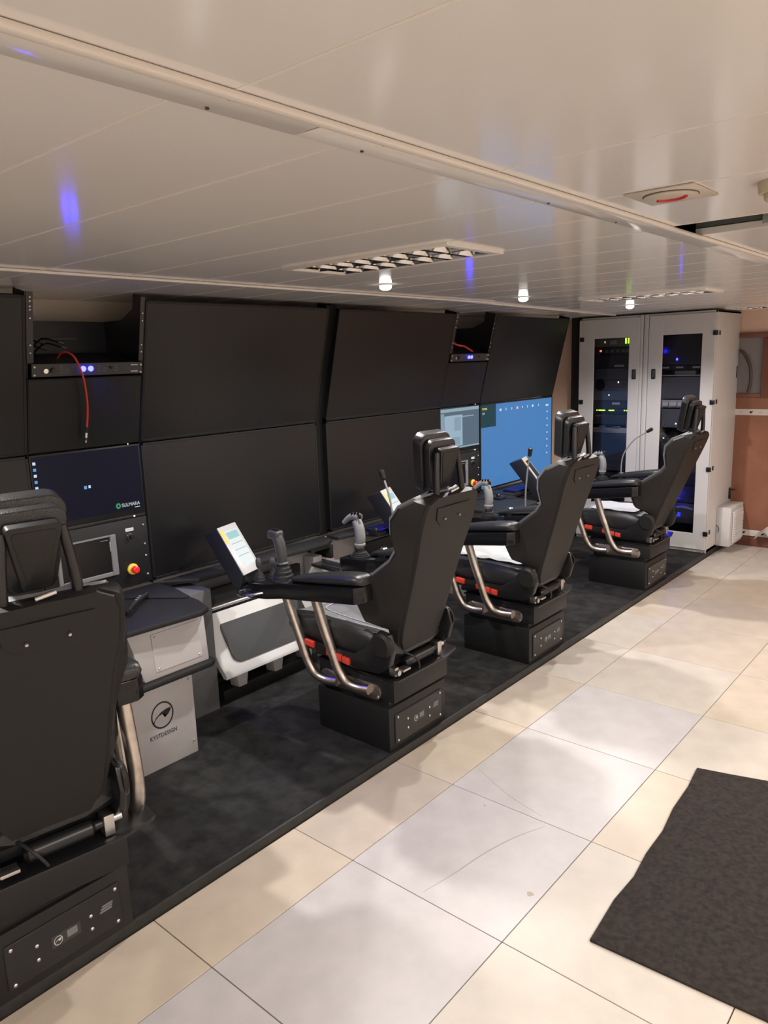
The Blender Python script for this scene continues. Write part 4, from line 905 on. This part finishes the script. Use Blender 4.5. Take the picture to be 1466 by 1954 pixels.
# cooling unit on the cabinet side
ac = thing('cooling_unit', (-1.87, 6.78, PT+0.02), 'small off-white box with louvres on the right side of the server cabinets', 'cooling unit')
obj('case', B().box(-1.929, -1.815, 6.57, 6.93, 0.06, 0.395, 0.004), RACKP, ac)
obj('louvre_frame', B().box(-1.815, -1.800, 6.62, 6.89, 0.085, 0.36, 0.006), WPLAS, ac)
for k in range(11): obj('louvre', B().poly([(-1.800, 6.64, 0.105+k*0.021), (-1.792, 6.64, 0.100+k*0.021), (-1.792, 6.87, 0.100+k*0.021), (-1.800, 6.87, 0.105+k*0.021)], [(-1.800, 6.64, 0.117+k*0.021), (-1.792, 6.64, 0.108+k*0.021), (-1.792, 6.87, 0.108+k*0.021), (-1.800, 6.87, 0.117+k*0.021)]), WPLAS, ac)
obj('latch', B().tube([(-1.925, 6.56, 0.24), (-1.90, 6.55, 0.22), (-1.905, 6.545, 0.18)], 0.003, 6), BLKS, ac)
# tape strips with dark marks on far panel
def tape(z, label):
    t = thing('tape_strip', (-1.7, YF-0.019, z), label, 'tape')
    obj('strip', B().box(-1.94, 0.2, YF-0.0195, YF-0.018, z, z+0.052), mat('tape_white', (0.58, 0.52, 0.50), 0.35), t)
    for k in range(6):
        x = -1.90+0.155*k
        text('tape_text', 'IIIIIII', 0.016, LINE, t, (x, YF-0.0197, z+0.018), (1, 0, 0), (0, 0, 1), ext=0.0002)
        y = YF-0.0197
        bmk = B(); vs = [bmk.bm.verts.new((x+0.085+u, y, z+0.014+v)) for u, v in ((0, 0.004), (0.012, 0), (0.022, 0.008), (0.030, 0.026), (0.016, 0.018), (0.003, 0.024), (0.008, 0.012))]; bmesh.ops.triangulate(bmk.bm, faces=[bmk.bm.faces.new(vs)])
        obj('bird_mark', bmk, LOGOK, t)
tape(1.150, 'white printed tape strip along the upper part of the orange wall panel')
tape(0.095, 'white printed tape strip low on the orange wall panel near the floor')
# crumpled foil on the floor tape
crumple('clear_wrap', -1.70, -1.52, 6.86, 6.93, lambda x, y: 0.06+0.14*max(0, 1-abs((x+1.61)/0.1))**0.5*(0.6+(y-6.86)*5), mat('wrap_clear', (0.55, 0.52, 0.50), 0.12, 0.3), 'crumpled shiny plastic wrap at the foot of the orange wall panel', 'wrap', n=16, amp=0.018, seed=5)
tag(obj('paper_note', B().poly([(-3.245, 6.449, 1.475), (-3.19, 6.449, 1.475), (-3.20, 6.449, 1.52), (-3.235, 6.449, 1.56)], [(-3.245, 6.4465, 1.475), (-3.19, 6.4465, 1.475), (-3.20, 6.4465, 1.52), (-3.235, 6.4465, 1.56)]), PAPER), 'small white paper on the wall between the monitors and the server cabinets', 'paper')
# ------------------------------------------------------------------ ceiling fittings
def troffer(x0, x1, y0, y1, label, n=8):
    t = thing('ceiling_light', ((x0+x1)/2, (y0+y1)/2, ZC), label, 'ceiling light', 'unlit louvred ceiling lights')
    z0 = ZC-0.009; zt = ZC+0.045; fw = 0.016
    WH = mat('lamp_frame_white', (0.74, 0.70, 0.66), 0.3); MIR = mat('louvre_mirror', (0.86, 0.85, 0.84), 0.10, 1.0)
    obj('frame', B().box(x0-0.004, x1+0.004, y0-0.004, y0+fw, z0, ZC+0.02, 0.002).box(x0-0.004, x1+0.004, y1-fw, y1+0.004, z0, ZC+0.02, 0.002).box(x0-0.004, x0+fw*1.6, y0+fw, y1-fw, z0, ZC+0.02, 0.002).box(x1-fw*1.6, x1+0.004, y0+fw, y1-fw, z0, ZC+0.02, 0.002), WH, t)
    xa, xb, ya, yb = x0+fw*1.6, x1-fw*1.6, y0+fw, y1-fw; ym = (ya+yb)/2
    obj('housing', B().box(xa, xb, ya, yb, zt, zt+0.006).box(xa-0.002, xa, ya, yb, ZC, zt).box(xb, xb+0.002, ya, yb, ZC, zt).box(xa, xb, ya-0.002, ya, ZC, zt).box(xa, xb, yb, yb+0.002, ZC, zt), WH, t)
    for cy, nm in (((ya+ym)/2, 0), ((ym+yb)/2, 1)):
        h_ = (ym-ya)/2-0.004; prof = []
        for k in range(9):
            u = -1+k/4; prof.append((cy+u*h_, z0+0.003+0.044*math.sqrt(max(0, 1-u*u))**0.9))
        up = [(y, z+0.0015) for y, z in prof]
        obj('reflector', B().prism(prof+up[::-1], 'x', xa, xb), MIR, t)
        obj('tube_lamp', B().cyl((xa, cy, ZC+0.020), (xb, cy, ZC+0.020), 0.008, seg=12), WPLAS, t)
    for k in range(1, n):
        x = xa+(xb-xa)*k/n
        for cy in ((ya+ym)/2, (ym+yb)/2):
            h_ = (ym-ya)/2-0.004
            obj('louvre_blade', B().prism([(x-0.010, z0+0.001), (x+0.010, z0+0.001), (x+0.001, ZC+0.012), (x-0.001, ZC+0.012)], 'y', cy-h_, cy+h_), MIR, t)
    return t
for (x0, x1, y0), lb in zip(LAMPS, ('unlit louvred ceiling light nearest the camera, left of centre', 'unlit louvred ceiling light in front of the server cabinets', 'louvred ceiling light at the far wall above the cooling unit')):
    troffer(x0, x1, y0+0.003, y0+0.302, lb)
for k, (x, y) in enumerate(DOWNLIGHTS[1:]):
    d = thing('downlight', (x, y, ZC), ['round lit downlight nearest the camera, left of the three', 'middle lit downlight of three above the console', 'farthest lit downlight, right before the server cabinets'][k], 'downlight', 'lit downlights above the console')
    obj('rim', B().lathe((x, y, ZC-0.0005), (x, y, ZC-0.006), [(0, 0.034), (1, 0.029)], 28), TRIMM, d)
    obj('lens', B().lathe((x, y, ZC-0.006), (x, y, ZC-0.026), [(0, 0.026), (0.45, 0.026), (0.75, 0.021), (0.93, 0.012), (1, 0.003)], 28), LAMPE, d)
sp = thing('ceiling_plate', (-0.62, 1.69, ZC), 'square ceiling plate with a red arc in a round disc', 'ceiling plate')
pc = mat('plate_cream', (0.56, 0.50, 0.43), 0.3)
obj('plate', B().box(-0.695, -0.55, 1.608, 1.765, ZC-0.004, ZC-0.0005, 0.001), pc, sp)
obj('disc', B().lathe((-0.622, 1.682, ZC-0.004), (-0.622, 1.682, ZC-0.009), [(0, 0.055), (0.7, 0.055), (1, 0.050)], 36), pc, sp)
obj('disc_gap', B().lathe((-0.622, 1.682, ZC-0.0041), (-0.622, 1.682, ZC-0.0052), [(0, 0.057), (1, 0.057)], 36), BLKS, sp)
arc = []
for k in range(11):
    an = math.radians(150-k*14); arc.append((-0.622+0.034*math.cos(an), 1.672+0.028*math.sin(an), ZC-0.009))
obj('red_arc', B().tube(arc, 0.0045, 8, sm=2), mat('red_paint', (0.55, 0.03, 0.04), 0.5), sp)
sd = thing('smoke_detector', (-0.40, 1.74, ZC), 'cream round smoke detector at the right edge of the ceiling', 'smoke detector')
obj('base', B().lathe((-0.415, 1.745, ZC-0.0005), (-0.415, 1.745, ZC-0.022), [(0, 0.052), (1, 0.049)], 32), mat('detector_cream', (0.60, 0.52, 0.38), 0.45), sd)
obj('dome', B().lathe((-0.415, 1.745, ZC-0.022), (-0.415, 1.745, ZC-0.045), [(0, 0.040), (0.5, 0.038), (1, 0.022)], 32), mat('detector_cream', (0.60, 0.52, 0.38), 0.45), sd)
# ------------------------------------------------------------------ mat on the floor
pts = [(-0.824, 1.816), (-0.838, 2.02), (-0.832, 2.16), (-0.846, 2.30), (-0.848, 2.46), (-0.868, 2.62), (-0.874, 2.80), (-0.892, 2.962), (-0.76, 2.995), (-0.639, 3.03), (-0.60, 3.022), (0.08, 3.10), (0.12, 1.90), (-0.347, 1.842)]
tag(obj('floor_mat', B().prism(pts, 'z', 0.0, 0.009, 0.003), MATC), 'dark brown worn carpet mat on the tiled floor at the lower right', 'mat')
